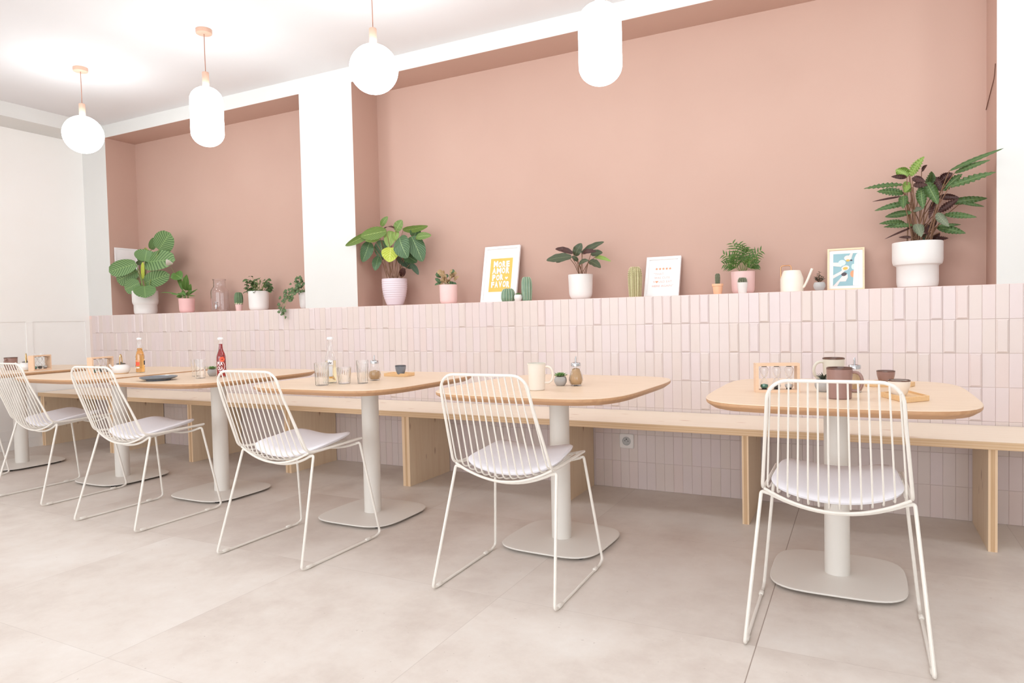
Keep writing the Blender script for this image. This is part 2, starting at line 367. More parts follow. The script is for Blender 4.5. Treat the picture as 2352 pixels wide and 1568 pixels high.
def text_mb(mb,txt,x,z,w,h,y,mi=0,depth=.0006,bold=.02,shear=0,rot=0):
    """flat lettering fitted to a w x h box, lower left corner at x,z, facing -Y at y"""
    cu=D.curves.new('t','FONT'); cu.body=txt; cu.size=1; cu.offset=bold; cu.shear=shear; cu.resolution_u=3
    ob=D.objects.new('t',cu); COL.objects.link(ob); dg=bpy.context.evaluated_depsgraph_get(); me=D.meshes.new_from_object(ob.evaluated_get(dg))
    xs=[v.co.x for v in me.vertices]; ys=[v.co.y for v in me.vertices]
    x0,x1,y0,y1=min(xs),max(xs),min(ys),max(ys); b=len(mb.v)
    for v in me.vertices:
        px=(v.co.x-x0)/(x1-x0)*w; pz=(v.co.y-y0)/(y1-y0)*h
        ca,sa=math.cos(rot),math.sin(rot)
        mb.v.append((x+px*ca-pz*sa,y,z+px*sa+pz*ca))
    for p in me.polygons: mb.face([b+i for i in p.vertices],mi,None,False)
    D.objects.remove(ob,do_unlink=True); D.curves.remove(cu); D.meshes.remove(me)
# ------------------------------------------------------------------ the room
YW=3.786; YN=4.065; ZL=1.102; ZN=2.660; ZC=2.768; XL=-6.25; XR=3.6; YF=-3.2
XJ=-6.25
def struct(name,mb,mats,label=None):
    o=mb.build(name,mats); o['kind']='structure'
    if label: o['label']=label
    return o
struct('floor',MB().box(XL-.1,YF-.1,-.08,XR+.1,YN+.1,0),MAT['floor'],'large warm grey concrete look floor tiles with thin dark joints')
struct('ceiling',MB().box(XL-.1,YF-.1,ZC,XR+.1,YN+.1,ZC+.08),MAT['ceiling'],'smooth white ceiling')
N1=(-5.915,-3.635); N2=(-3.148,.551)
wb=MB()
wb.box(XL,YW,ZL,N1[0],YN+.1,ZC); wb.box(N1[1],YW,ZL,N2[0],YN+.1,ZC); wb.box(N2[1],YW,ZL,XR,YN+.1,ZC)
wb.box(N1[0],YW,ZN,N1[1],YN+.1,ZC); wb.box(N2[0],YW,ZN,N2[1],YN+.1,ZC)
struct('wall_back',wb,MAT['white_wall'],'white wall with piers around two recessed pink alcoves')
def alcove(name,x0,x1,label):
    m=MB(); e=.004
    m.box(x0-e,YN,ZL-.02,x1+e,YN+.03,ZN+e)              # back
    m.box(x0-e,YW+.0015,ZL-.02,x0+.0012,YN+e,ZN+e); m.box(x1-.0012,YW+.0015,ZL-.02,x1+e,YN+e,ZN+e)   # cheeks
    m.box(x0,YW+.0015,ZN-.0012,x1,YN+e,ZN+e)                     # soffit
    return struct(name,m,MAT['niche'],label)
alcove('wall_alcove_left',N1[0],N1[1],'dusty pink recessed alcove at the far left')
alcove('wall_alcove_right',N2[0],N2[1],'long dusty pink recessed alcove')
struct('trim_1',MB().box(XL,YW,ZL-.03,XR,YN,ZL),MAT['ledge'],'pink ledge running along the bottom of both alcoves')
# tiled dado
tm=MB(); random.seed(11)
TW,TH=.0512,.1574; X0=-10.0+.0005
i0=int(math.ceil((XL-X0)/TW)); i1=int((XR-X0)/TW)
tm.box(XL,YW-.0005,0,XR,YN,ZL-.03,1)
last={}
for i in range(i0,i1):
    for j in range(7):
        xa=X0+i*TW+.0005; xb=xa+TW-.0010; za=j*TH+.0006; zb=min(za+TH-.0012,ZL-.001)
        bev=j>=3 and random.random()<.33 and last.get(j,-9)!=i-1
        if bev: last[j]=i
        b=len(tm.v); yb=YW; 
        if bev:
            yo=YW-.003; yi=YW-.0085; e=.0075
            tm.v+=[(xa,yb,za),(xb,yb,za),(xb,yb,zb),(xa,yb,zb),(xa,yo,za),(xb,yo,za),(xb,yo,zb),(xa,yo,zb),(xa+e,yi,za+e),(xb-e,yi,za+e),(xb-e,yi,zb-e),(xa+e,yi,zb-e)]
            for k in range(4):
                k2=(k+1)%4; tm.face((b+k,b+k2,b+4+k2,b+4+k),0,None,False); tm.face((b+4+k,b+4+k2,b+8+k2,b+8+k),0,None,False)
            tm.face((b+8,b+9,b+10,b+11),0,None,False)
        else:
            yo=YW-.003+random.uniform(-.0005,.0005)
            e=.001
            tm.v+=[(xa,yb,za),(xb,yb,za),(xb,yb,zb),(xa,yb,zb),(xa,yo+.001,za),(xb,yo+.001,za),(xb,yo+.001,zb),(xa,yo+.001,zb),(xa+e,yo,za+e),(xb-e,yo,za+e),(xb-e,yo,zb-e),(xa+e,yo,zb-e)]
            for k in range(4):
                k2=(k+1)%4; tm.face((b+k,b+k2,b+4+k2,b+4+k),0,None,False); tm.face((b+4+k,b+4+k2,b+8+k2,b+8+k),0,None,False)
            tm.face((b+8,b+9,b+10,b+11),0,None,False)
struct('wall_tiled',tm,[MAT['tile'],MAT['grout']],'pale pink upright tiles, some raised with bevelled edges')
# left wall, panelled below
lw=MB(); lw.box(XL-.1,YF,0,XL-.006,YN,ZC)
lw.box(XL-.012,YF,1.056,XL,YW,ZC)
lw.box(XL-.012,YF,.0,XL,YW,.16)
ys=3.745
lw.box(XL-.012,ys,.16,XL,YW,1.056)
y=3.305
while y>YF+.1:
    lw.box(XL-.012,y-.05,.16,XL,y,1.056); y-=.49
struct('wall_left',lw,MAT['left_wall'],'white wall with shallow recessed panels below the rail')
struct('baseboard_left',MB().box(XL,YF,0,XL+.014,YW,.078),MAT['left_wall'],'low white baseboard')
struct('trim_2',MB().box(XL,YF,ZN-.005,-5.92,YW,ZC),MAT['white_wall'],'white boxed beam where the left wall meets the ceiling')
struct('wall_right',MB().box(XR,YF,0,XR+.1,YW,ZC),MAT['white_wall'])
wf=MB(); wf.box(XL,YF-.1,0,XR,YF,.4); wf.box(XL,YF-.1,2.6,XR,YF,ZC); wf.box(XL,YF-.1,.4,-5.1,YF,2.6); wf.box(2.3,YF-.1,.4,XR,YF,2.6)
struct('wall_front',wf,MAT['white_wall'])
wfm=MB()
for x in (-5.1,-2.63,-.17,2.26): wfm.box(x,YF-.08,.4,x+.05,YF-.02,2.6)
wfm.box(-5.1,YF-.08,.4,2.3,YF-.02,.45); wfm.box(-5.1,YF-.08,2.55,2.3,YF-.02,2.6)
struct('window_1',wfm,MAT['white_wall'])
# socket under the bench
so=empty('power_socket',(-1.2055,YW-.0035,.2745),0,'square white wall socket on the pink tiles under the bench','socket')
m=MB(); m.stack([(sellipse(.0425,.0425,12,40),0),(sellipse(.0425,.0425,12,40),.006),(sellipse(.039,.039,12,40),.0085)]); 
rx=Matrix.Rotation(R(90),4,'X'); m.xform(rx); m.build('cover_plate',MAT['socket'],so)
m=MB(); m.lathe([(.025,.008),(.025,.0102),(.0225,.0102),(.0215,.0088),(0,.0088)],n=32); m.xform(rx); m.build('socket_well',MAT['ceramic_grey'],so)
m=MB()
for x_,y_ in ((-.0095,.002),(.0095,-.000)): m.lathe([(.0026,.0085),(.0026,.0092),(0,.0092)],(x_,y_,0),12)
m.lathe([(.0028,.004),(.0028,.013),(0,.014)],(0,.011,0),12); m.xform(rx); m.build('contact',MAT['black'],so)
# thin cable on the right alcove cheek
m=MB(); m.tube(smooth_path([(N2[1]-.004,3.80,2.10),(N2[1]-.006,3.815,2.04),(N2[1]-.006,3.95,1.99),(N2[1]-.006,4.04,1.955)],.02),.0022,6)
tag(m.build('cable',MAT['brass_dark']),'short thin brown cable stuck to the right side of the long alcove','cable')
# ------------------------------------------------------------------ bench
be=empty('bench',(0,0,0),0,'long pale plywood bench running along the tiled wall','bench')
m=MB(); m.box(XL+.002,3.32,.422,XR-.02,YW-.009,.454,0,1); m.build('seat_board',[MAT['bench_wood'],MAT['ply_edge']],be)
for x,t in ((-6.215,.05),(-5.285,.05),(-4.36,.045),(-3.40,.05),(-2.439,.052),(-1.43,.045),(-.488,.03),(.475,.032),(1.45,.032),(2.42,.032)):
    m=MB(); m.box(-t/2,3.335,0,t/2,YW-.0095,.4215,0,1); m.build('support_panel',[MAT['panel_wood'],MAT['ply_edge_v']],be,(x,0,0))
# ------------------------------------------------------------------ tables
TZ=.70
def make_table(label,loc,rz=0):
    t=empty('cafe_table',loc,rz,label,'table','pedestal tables along the bench')
    a,b=.425,.487
    m=MB(); S=lambda d:sellipse(a-d,b-d,4.6,96)
    m.stack([(S(.02),TZ-.028),(S(.002),TZ-.014),(S(0),TZ-.010),(S(0),TZ-.002),(S(.002),TZ)],mis=[1,1,1,0,0]); m.build('tabletop',[MAT['table_wood'],MAT['edge_wood']],t)
    m=MB(); m.lathe([(.0435,.019),(.0435,TZ-.036)],n=40); m.build('pedestal',MAT['pedestal'],t)
    m=MB(); m.stack([(sellipse(.15,.15,4,48),TZ-.036),(sellipse(.15,.15,4,48),TZ-.0285)]); m.build('mounting_plate',MAT['pedestal'],t)
    m=MB(); P=lambda d:sellipse(.228-d,.232-d,4.0,72)
    m.stack([(P(.012),.010),(P(.001),.0125),(P(0),.0145),(P(.003),.018),(P(.02),.0195)],sm=True); m.build('base_plate',MAT['pedestal'],t)
    for sx in (-1,1):
        for sy in (-1,1):
            m=MB(); m.lathe([(.016,0),(.016,.0105)],n=16); m.build('glide',MAT['black'],t,(sx*.16,sy*.165,0))
    return t
TABS=[(-5.51,2.80,'pale oak topped pedestal table furthest left, under the first globe lamp'),
(-4.335,2.80,'pale oak topped pedestal table with the white teapot and orange bottle'),
(-3.384,2.79,'pale oak topped pedestal table with the dark plate and red bottle'),
(-2.248,2.775,'pale oak topped pedestal table with ribbed glasses and small grey cup'),
(-1.193,2.775,'pale oak topped pedestal table with the tall cream mug'),
(-.083,2.795,'pale oak topped pedestal table furthest right, with the brown mug')]
for x,y,l in TABS: make_table(l,(x,y,0),R(-2) if -1.3<x<-1.1 else 0)
# ------------------------------------------------------------------ chairs
def sag(x): return .060*(1-min(1,(x/.2)**2))
def topz(x):
    a=abs(x); return .804 if a<.115 else .804-.060*(1-math.sqrt(max(0,1-((a-.115)/.058)**2)))
def make_chair(label,loc,rz):
    c=empty('wire_chair',loc,rz,label,'chair','white wire chairs'); FW=MAT['frame_white']
    # outer shell frame
    pts=[]
    def mir(p): return (-p[0],p[1],p[2])
    side=[(.172,-.281,.804),(.178,-.262,.74),(.200,-.153,.462),(.199,-.10,.455),(.193,.20,.462)]
    path=[(0,-.281,.804)]+side
    lo=[Vector(p) for p in side]
    full=[mir(p) for p in side[::-1]]+side
    top_=[(.115+.058*math.sin(PI/2*k/8),-.281+.012*(1-math.cos(PI/2*k/8)),.804-.060*(1-math.cos(PI/2*k/8))) for k in range(9)]
    half=top_+smooth_path([(.1775,-.250,.69),(.200,-.153,.462),(.199,-.10,.455),(.193,.20,.462)],.04,6)
    sp=[mir(p) for p in half[::-1]]+half
    mid=[]
    front=[(.193,.213,.461)]
    m=MB(); m.tube(sp,.0052,8)
    fr=[]
    for k in range(17):
        x=.193-.386*k/16; e=abs(x)/.193
        y=.213 if e<.9 else .213-.013*((e-.9)/.1)**2
        fr.append((x,y,.462-.028*(1-e*e)))
    m.tube(fr,.0052,8); m.build('outer_frame',FW,c)
    for k in range(14):
        xt=(k-6.5)*.0250; xb=xt*1.14; e=abs(xb)/.2
        zb=.462-sag(xb)*.92+.004
        p=[(xt,-.281,topz(xt)-.002),(xt*1.02,-.262+.0,.74),(xb,-.153-.010*(1-e*e),zb+.006),(xb*.99,-.10,zb-.004),(xb*.97,.211,.462-.028*(1-(xb*.97/.193)**2))]
        m=MB(); m.tube(smooth_path(p,.045,5),.0029,6); m.build('wire',FW,c)
    m=MB(); m.tube([(-.197+.394*k/18,-.140-.006*(1-(-1+k/9)**2),.4575-.0545*(1-(-1+k/9)**2)) for k in range(19)],.0045,8); m.build('lower_rod',FW,c)
    # underframe
    def bow(y,z0,dz,name):
        m=MB(); q=[]
        for k in range(17):
            x=-.19+.38*k/16; q.append((x,y+.012*(1-(x/.19)**2),z0-dz*(1-(x/.19)**2)))
        m.tube(q,.0054,8); m.build(name,FW,c)
    bow(-.122,.441,.05,'rear_rail'); bow(.166,.443,.033,'front_rail')
    for s in (-1,1):
        m=MB(); m.tube(smooth_path([(s*.186,-.122,.4385),(s*.2065,-.124,.4445),(s*.243,-.250,.012),(s*.243,-.225,.0058)],.017,6),.0056,8); m.build('leg',FW,c)
        m=MB(); m.tube(smooth_path([(s*.182,.166,.4395),(s*.197,.182,.4465),(s*.243,.252,.016),(s*.243,.215,.0058)],.017,6),.0056,8); m.build('leg',FW,c)
        m=MB(); m.tube([(s*.243,-.226,.0058),(s*.243,.217,.0058)],.0052,8); m.build('runner',FW,c)
        for yy in (-.205,.165):
            m=MB(); m.tube([(0,yy-.016,.0082),(0,yy-.013,.0082),(0,yy+.013,.0082),(0,yy+.016,.0082)],[.006,.0081,.0081,.006],10); m.build('foot_sleeve',FW,c,(s*.243,0,0))
    # cushion
    m=MB(); nx,ny=22,20; 
    def cz(x,y): return .416+.036*(x/.18)**2+.040*max(0,(y+.10)/.29)**1.3
    grid=[]
    out=sellipse(1,1,5.0,64)
    rings=[0,.3,.6,.85,.96,1.0]
    b=len(m.v); 
    def pt(u,v,up_):
        y=.040+v*.157; x=u*(.180-.012*v)
        return (x,y,cz(x,y)+up_)
    prof=[(0,.024),(.3,.024),(.6,.0235),(.85,.022),(.96,.018),(1.0,.011),(.985,.005),(.9,.001),(.5,0),(0,0)]
    for rr,h in prof:
        for (u,v) in out: m.v.append(pt(u*rr,v*rr,h))
    n=64
    for j in range(len(prof)-1):
        for k in range(n):
            k2=(k+1)%n; m.face((b+j*n+k,b+(j+1)*n+k,b+(j+1)*n+k2,b+j*n+k2),0)
    m.build('cushion',MAT['cushion'],c)
    return c
CH=[(-5.49,2.33,0,'white wire chair at the far left table, mostly out of frame'),
(-4.337,2.415,0,'white wire chair with felt cushion, leftmost with its back in view'),
(-3.368,2.315,0,'white wire chair pulled up to the table with the dark plate'),
(-2.243,2.262,0,'white wire chair at the table with ribbed glasses'),
(-1.172,2.325,R(1),'white wire chair at the table with the tall cream mug'),
(-.073,2.350,R(.5),'white wire chair seen from behind at the rightmost table')]
ch0=make_chair(CH[0][3],(CH[0][0],CH[0][1],0),CH[0][2])
for x,y,r_,l in CH[1:]:
    o=copy_tree(ch0); o.location=(x,y,0); o.rotation_euler=(0,0,r_); o['label']=l
# ------------------------------------------------------------------ pendant lamps
def lamp(x,kind,ztop,label,y=2.882):

    g='globe pendant lamps' if kind=='globe' else 'capsule pendant lamps'
    t=empty('pendant_lamp',(x,y,ZC),0,label,'lamp',g)
    m=MB(); m.lathe([(0,0),(.045,0),(.046,-.012),(.045,-.024),(.042,-.026),(0,-.026)][::-1],n=36); m.build('ceiling_rose',MAT['lamp_wood'],t)
    zt=ztop-ZC
    m=MB(); m.tube([(0,0,-.026),(.0,0,-.05),(0.001,0,zt+.08)],.0024,8); m.build('cord',MAT['cord'],t)
    m=MB(); m.lathe([(0,zt+.088),(.018,zt+.087),(.0195,zt+.084),(.0195,zt-.002),(0,zt-.002)][::-1],n=28); m.build('lamp_holder',MAT['lamp_wood'],t)
    m=MB()
    if kind=='globe':
        r=.125; cz_=zt-r+.004
        pr=[(r*math.sin(PI*k/24),cz_-r*math.cos(PI*k/24)) for k in range(25)]; pr[0]=(0,pr[0][1]); pr[-1]=(0,pr[-1][1])
    else:
        r=.094; H_=.355; zb=zt-H_; ca=.082; pr=[]
        for k in range(13): a=PI/2*k/12; pr.append((r*math.sin(a),zb+ca*(1-math.cos(a))))
        for k in range(13): a=PI/2*k/12; pr.append((r*math.cos(a),zt-ca+ca*math.sin(a)))
        pr[0]=(0,pr[0][1]); pr[-1]=(0,pr[-1][1])
    m.lathe(pr,n=40); m.build('glass_shade',MAT['opal' if y>2 else 'opal_fill'],t)
lamp(-4.735,'globe',2.438,'glowing white globe pendant lamp, furthest left')
lamp(-3.505,'capsule',2.428,'glowing capsule pendant lamp hanging before the left alcove')
lamp(-2.243,'globe',2.423,'glowing white globe pendant lamp by the white pier')
lamp(-1.010,'capsule',2.362,'glowing capsule pendant lamp before the long alcove, cord out of frame')
lamp(.205,'globe',2.423,'globe pendant lamp above the rightmost table, outside the photo')
lamp(1.43,'capsule',2.40,'capsule pendant lamp right of the rightmost table, outside the photo')
for i,x in enumerate((-5.8,-4.7,-3.5,-2.3,-1.0,.2,1.4)):  # unseen lamps added to brighten the floor, leftmost one for the left wall
    lamp(x,'globe',2.423,'unseen globe pendant lamp in a row added to brighten the floor, '+('first','second','third','fourth','fifth','sixth','seventh')[i]+' from the left',1.0)
LV=json.loads('''{"A":[[-5.364,3.869,1.65,-5.148,3.825,1.778,0.144,"a"],[-5.495,3.889,1.665,-5.334,3.817,1.752,0.053,"a"],[-5.571,3.882,1.552,-5.128,3.846,1.554,0.155,"a"],[-5.537,3.853,1.559,-5.508,3.86,1.666,0.147,"a"],[-5.563,3.79,1.536,-5.802,3.7,1.479,0.112,"a"],[-5.625,3.84,1.482,-5.848,3.8,1.404,0.134,"a"],[-5.572,3.875,1.379,-5.266,3.891,1.446,0.113,"a"],[-5.6,3.84,1.374,-5.744,3.8,1.323,0.109,"a"],[-5.513,3.825,1.345,-5.429,3.77,1.24,0.146,"a"],[-5.687,3.885,1.544,-5.561,3.849,1.575,0.035,"a"],[-5.608,3.909,1.571,-5.546,3.815,1.642,0.079,"a"],[-5.577,3.902,1.651,-5.481,3.838,1.672,0.034,"y"],[-5.578,3.859,1.409,-5.518,3.822,1.556,0.025,"y"]],"B":[[-5.082,3.869,1.289,-5.185,3.89,1.462,0.029,"g"],[-5.073,3.861,1.386,-5.174,3.867,1.44,0.081,"g"],[-5.167,3.888,1.416,-5.2,3.846,1.406,0.053,"g"],[-5.071,3.883,1.294,-4.955,3.816,1.427,0.047,"g"],[-4.997,3.854,1.285,-4.928,3.83,1.345,0.033,"g"],[-5.067,3.891,1.289,-5.045,3.852,1.414,0.033,"g"],[-5.092,3.869,1.25,-5.372,3.867,1.295,0.007,"g"],[-5.103,3.877,1.251,-5.191,3.839,1.273,0.011,"g"],[-5.057,3.898,1.249,-4.906,3.879,1.304,0.012,"g"],[-5.007,3.865,1.242,-4.923,3.866,1.242,0.009,"g"],[-5.102,3.882,1.241,-5.197,3.896,1.269,0.024,"g"],[-5.125,3.894,1.242,-5.125,3.838,1.241,0.024,"g"],[-5.079,3.909,1.245,-4.934,3.822,1.292,0.024,"g"],[-5.071,3.875,1.24,-5.102,3.884,1.3,0.024,"g"],[-5.028,3.859,1.248,-5.098,3.858,1.279,0.019,"g"],[-4.975,3.852,1.26,-4.981,3.875,1.314,0.019,"g"],[-5.074,3.8,1.425,-5.034,3.72,1.502,0.002,"n"],[-5.119,3.79,1.504,-5.041,3.7,1.551,0.044,"w"]],"G":[[-2.914,3.83,1.617,-3.084,3.76,1.597,0.074,"c"],[-3.035,3.81,1.611,-3.188,3.72,1.531,0.047,"c"],[-3.026,3.92,1.668,-2.969,3.923,1.738,0.038,"c"],[-2.987,3.85,1.58,-3.089,3.8,1.576,0.063,"l"],[-3.077,3.85,1.554,-3.107,3.8,1.422,0.076,"d"],[-3.025,3.909,1.568,-3.028,3.927,1.433,0.089,"d"],[-3.054,3.919,1.46,-3.042,3.858,1.357,0.06,"d"],[-2.894,3.85,1.503,-2.875,3.8,1.4,0.102,"y"],[-2.866,3.871,1.617,-2.812,3.875,1.69,0.059,"c"],[-2.81,3.88,1.62,-2.577,3.841,1.638,0.046,"c"],[-2.689,3.874,1.629,-2.737,3.905,1.566,0.068,"d"],[-2.702,3.878,1.561,-2.561,3.854,1.567,0.046,"c"],[-2.824,3.855,1.568,-2.727,3.81,1.429,0.116,"d"],[-2.738,3.875,1.57,-2.651,3.874,1.401,0.101,"d"],[-2.817,3.903,1.451,-2.727,3.917,1.398,0.075,"d"],[-2.884,3.919,1.449,-2.777,3.915,1.359,0.075,"k"],[-2.76,3.887,1.389,-2.686,3.871,1.308,0.037,"k"],[-2.819,3.892,1.36,-2.863,3.917,1.306,0.038,"m"],[-3.0,3.927,1.653,-2.857,3.845,1.639,0.031,"m"],[-2.913,3.881,1.622,-2.919,3.853,1.511,0.069,"l"],[-2.86,3.884,1.618,-2.881,3.878,1.555,0.037,"l"]],"I":[[-1.554,3.85,1.359,-1.698,3.8,1.347,0.057,"o"],[-1.553,3.87,1.38,-1.668,3.871,1.424,0.038,"m"],[-1.547,3.892,1.367,-1.501,3.886,1.446,0.057,"o"],[-1.518,3.927,1.382,-1.362,3.898,1.444,0.043,"o"],[-1.448,3.901,1.373,-1.37,3.891,1.377,0.043,"o"],[-1.428,3.911,1.353,-1.3,3.835,1.324,0.026,"l"],[-1.446,3.86,1.328,-1.359,3.82,1.284,0.051,"o"],[-1.507,3.85,1.312,-1.426,3.8,1.331,0.037,"o"],[-1.53,3.894,1.335,-1.558,3.869,1.369,0.027,"o"],[-1.583,3.876,1.36,-1.674,3.892,1.341,0.033,"o"],[-1.491,3.874,1.376,-1.389,3.837,1.389,0.032,"m"]],"K":[[0.19,3.903,1.61,0.014,3.843,1.603,0.028,"r"],[0.193,3.91,1.569,0.071,3.827,1.58,0.043,"r"],[0.181,3.89,1.552,0.051,3.841,1.537,0.01,"m"],[0.217,3.896,1.519,0.061,3.871,1.496,0.029,"r"],[0.225,3.892,1.471,0.109,3.942,1.469,0.033,"r"],[0.196,3.927,1.426,0.081,3.841,1.427,0.028,"r"],[0.231,3.905,1.409,0.101,3.869,1.409,0.025,"r"],[0.231,3.912,1.401,0.104,3.837,1.348,0.01,"m"],[0.215,3.941,1.657,0.159,3.959,1.701,0.056,"l"],[0.205,3.918,1.647,0.135,3.888,1.657,0.024,"m"],[0.217,3.895,1.647,0.273,3.834,1.728,0.047,"l"],[0.267,3.911,1.669,0.287,3.857,1.688,0.022,"m"],[0.296,3.94,1.604,0.301,3.843,1.657,0.045,"r"],[0.282,3.87,1.61,0.327,3.82,1.492,0.054,"r"],[0.225,3.875,1.635,0.277,3.83,1.604,0.032,"m"],[0.229,3.87,1.6,0.286,3.82,1.586,0.03,"m"],[0.355,3.922,1.565,0.326,3.957,1.645,0.06,"m"],[0.344,3.942,1.615,0.396,3.917,1.648,0.047,"m"],[0.372,3.82,1.641,0.568,3.72,1.707,0.021,"r"],[0.393,3.83,1.63,0.522,3.74,1.665,0.026,"r"],[0.355,3.922,1.565,0.436,3.929,1.643,0.049,"r"],[0.372,3.82,1.567,0.54,3.72,1.603,0.037,"r"],[0.383,3.939,1.508,0.54,3.958,1.522,0.037,"r"],[0.431,3.941,1.504,0.525,3.933,1.479,0.016,"r"],[0.34,3.939,1.541,0.424,3.924,1.528,0.032,"m"],[0.336,3.904,1.462,0.417,3.892,1.519,0.037,"m"],[0.359,3.911,1.45,0.482,3.824,1.42,0.03,"r"],[0.324,3.86,1.453,0.37,3.8,1.382,0.039,"s"],[0.332,3.906,1.397,0.43,3.917,1.4,0.016,"r"],[0.331,3.947,1.396,0.445,3.883,1.353,0.04,"r"],[0.314,3.946,1.336,0.383,3.958,1.341,0.024,"m"],[0.241,3.86,1.409,0.257,3.8,1.342,0.047,"s"],[0.231,3.903,1.48,0.269,3.852,1.48,0.025,"s"],[0.323,3.902,1.529,0.293,3.849,1.429,0.025,"m"],[0.26,3.875,1.588,0.268,3.83,1.479,0.047,"r"],[0.189,3.87,1.553,0.184,3.82,1.486,0.042,"r"],[0.232,3.929,1.33,0.168,3.932,1.324,0.015,"m"],[0.225,3.895,1.348,0.168,3.912,1.356,0.015,"m"],[0.273,3.945,1.364,0.301,3.93,1.327,0.03,"s"],[0.21,3.935,1.628,0.194,3.887,1.571,0.04,"l"],[0.19,3.901,1.573,0.228,3.93,1.6,0.03,"l"],[0.297,3.91,1.385,0.33,3.932,1.431,0.03,"m"],[0.283,3.948,1.416,0.29,3.875,1.356,0.03,"m"],[0.342,3.914,1.366,0.31,3.953,1.331,0.025,"m"]]}''')
# ------------------------------------------------------------------ pots and plants on the ledge
def pot(name_parent,prof,mat,part='pot',flute=None,n=40):
    m=MB(); m.lathe(prof,n=n,flute=flute); return m.build(part,mat,name_parent)
def pot_prof(r,h,t=.005,rb=None,round_=.25,sink=.02):
    """outer wall with rounded foot, rim, inner wall down to soil"""
    rb=rb or r*.93; k=h*round_; out=[(0,0),(rb-k*.6,0)]
    for i in range(1,7):
        a=PI/2*i/6; out.append((rb-k*.6+k*.6*math.sin(a),k*(1-math.cos(a))))
    out+=[(r,h-.002),(r-.0015,h),(r-t,h),(r-t-.001,h-sink)]
    return out
def step_prof(R_,rl,h,hs):
    return [(0,0),(rl*.86,0),(rl*.95,.005),(rl*.985,.016),(rl,.03),(rl,hs-.004),(rl+.003,hs),(R_*.955,hs+.006),(R_*.99,hs+.018),(R_,hs+.03),(R_,h-.003),(R_-.002,h),(R_-.007,h),(R_-.008,h-.02)]
def soil(parent,r,z,mat='soil'):
    m=MB(); random.seed(5); m.lathe([(r,z-.004),(r,z),(r*.6,z+.003),(0,z+.002)],n=28); return m.build('soil',MAT[mat],parent)
def camN(p,tilt=.3,rnd=.35):
    d=(Vector((0,0,1.0))-Vector(p)).normalized()
    return (d+Vector((random.uniform(-rnd,rnd),random.uniform(-rnd,rnd),random.uniform(-rnd,rnd)+tilt))).normalized()
def foliage(parent,loc,data,kinds,pc,zs,defkind='ovate',wave=0,wf=5,ws=1.0,xr=N2,stem='stem',sr=.0022,tilt=.3,arch=.12,cup=.15,spread=.4,nostem=(),kindmap={},seed=3):
    random.seed(seed); L=Vector(loc)
    keys=sorted(set(d[7] for d in data)); groups={k:MB() for k in keys}; st=MB(); m=MB(); mats=[LEAF[k] for k in keys]
    for d in data:
        B=Vector(d[0:3])-L; T=Vector(d[3:6])-L; k=d[7]; kd=kindmap.get(k,defkind)
        mid=(B+T)/2+L; N=camN(mid,tilt,spread)
        wv=wave
        m.leaf(B,T,d[6]*ws,N,kd,arch*random.uniform(.3,1.3),cup*random.uniform(.4,1.2),wv,keys.index(k),6 if not wave else 6,12 if not wave else 34,wf,random.uniform(0,6))
        if k not in nostem:
            a=random.uniform(0,2*PI); rr=pc*random.uniform(.1,.75)
            S=Vector((rr*math.cos(a)+ (B.x*.15),rr*math.sin(a),zs)); c1=S+(B-S)*.5+Vector((0,0,(B-S).length*.12))
            st.tube([S,S*.6+c1*.4,c1,c1*.5+B*.5,B,B+(T-B)*.12],[sr*1.2,sr*1.1,sr,sr*.9,sr*.8,sr*.4],6)
    for mm in (m,st):
        for i_,v_ in enumerate(mm.v):
            x_,y_,z_=v_[0]+L.x,v_[1]+L.y,v_[2]+L.z
            y_=min(y_,4.058)
            if y_>3.778: x_=max(xr[0]+.006,min(xr[1]-.006,x_))
            mm.v[i_]=(x_-L.x,y_-L.y,z_-L.z)
    o=m.build('foliage',mats,parent)
    if st.v: st.build('leaf_stalk',MAT[stem],parent)
    return o
# big round leaf plant, left alcove
def P(name,x,y,label,cat='potted plant',group='plants on the ledge'):
    return empty(name,(x,y,ZL),0,label,cat,group)
t=P('potted_plant',-5.595,3.885,'big plant with round silver striped leaves in a stepped white pot')
pot(t,step_prof(.104,.093,.205,.085),MAT['ceramic_white']); soil(t,.096,.19)
foliage(t,(-5.595,3.885,ZL),LV['A'],None,.06,.19,'round',stem='stem_green',sr=.0035,arch=.10,cup=.16,tilt=.1,spread=.2,ws=1.22,xr=N1,seed=4)
t=P('potted_plant',-5.058,3.885,'small leafy plant with one white flower in a pink pot')
pot(t,pot_prof(.063,.120,rb=.060),MAT['ceramic_pink2']); soil(t,.056,.105)
foliage(t,(-5.058,3.885,ZL),LV['B'],None,.03,.105,'lance',stem='stem_green',sr=.0015,arch=.2,cup=.25,tilt=.1,spread=.2,ws=1.2,xr=N1,nostem=('n','w'),kindmap={'w':'ovate','n':'blade'},seed=6)
# bushy small-leaf plant
t=P('potted_plant',-4.217,3.885,'bushy small leaved plant in a plain white pot, left alcove')
pot(t,pot_prof(.078,.150,rb=.074,round_=.2),MAT['ceramic_white']); soil(t,.071,.135)
random.seed(21); m=MB(); st=MB()
for k in range(95):
    a=random.uniform(0,2*PI); r=.115*math.sqrt(random.random()); h=.135+random.uniform(.01,.135)*(1-.45*r/.115)+ (.05 if k%9==0 else 0)
    B=Vector((r*math.cos(a)*.8,r*math.sin(a)*.7,h)); dr=Vector((math.cos(a),math.sin(a)-.5,random.uniform(-.6,.3))).normalized(); T=B+dr*random.uniform(.028,.045)
    m.leaf(B,T,random.uniform(.022,.032),Vector((random.uniform(-.4,.4),-.8,.8)),'ovate',.2,.2,0,0,4,6)
    if k%3==0: st.tube([(B.x*.2,B.y*.2,.13),(B.x*.6,B.y*.6,.13+(h-.13)*.6),tuple(B)],.0013,5)
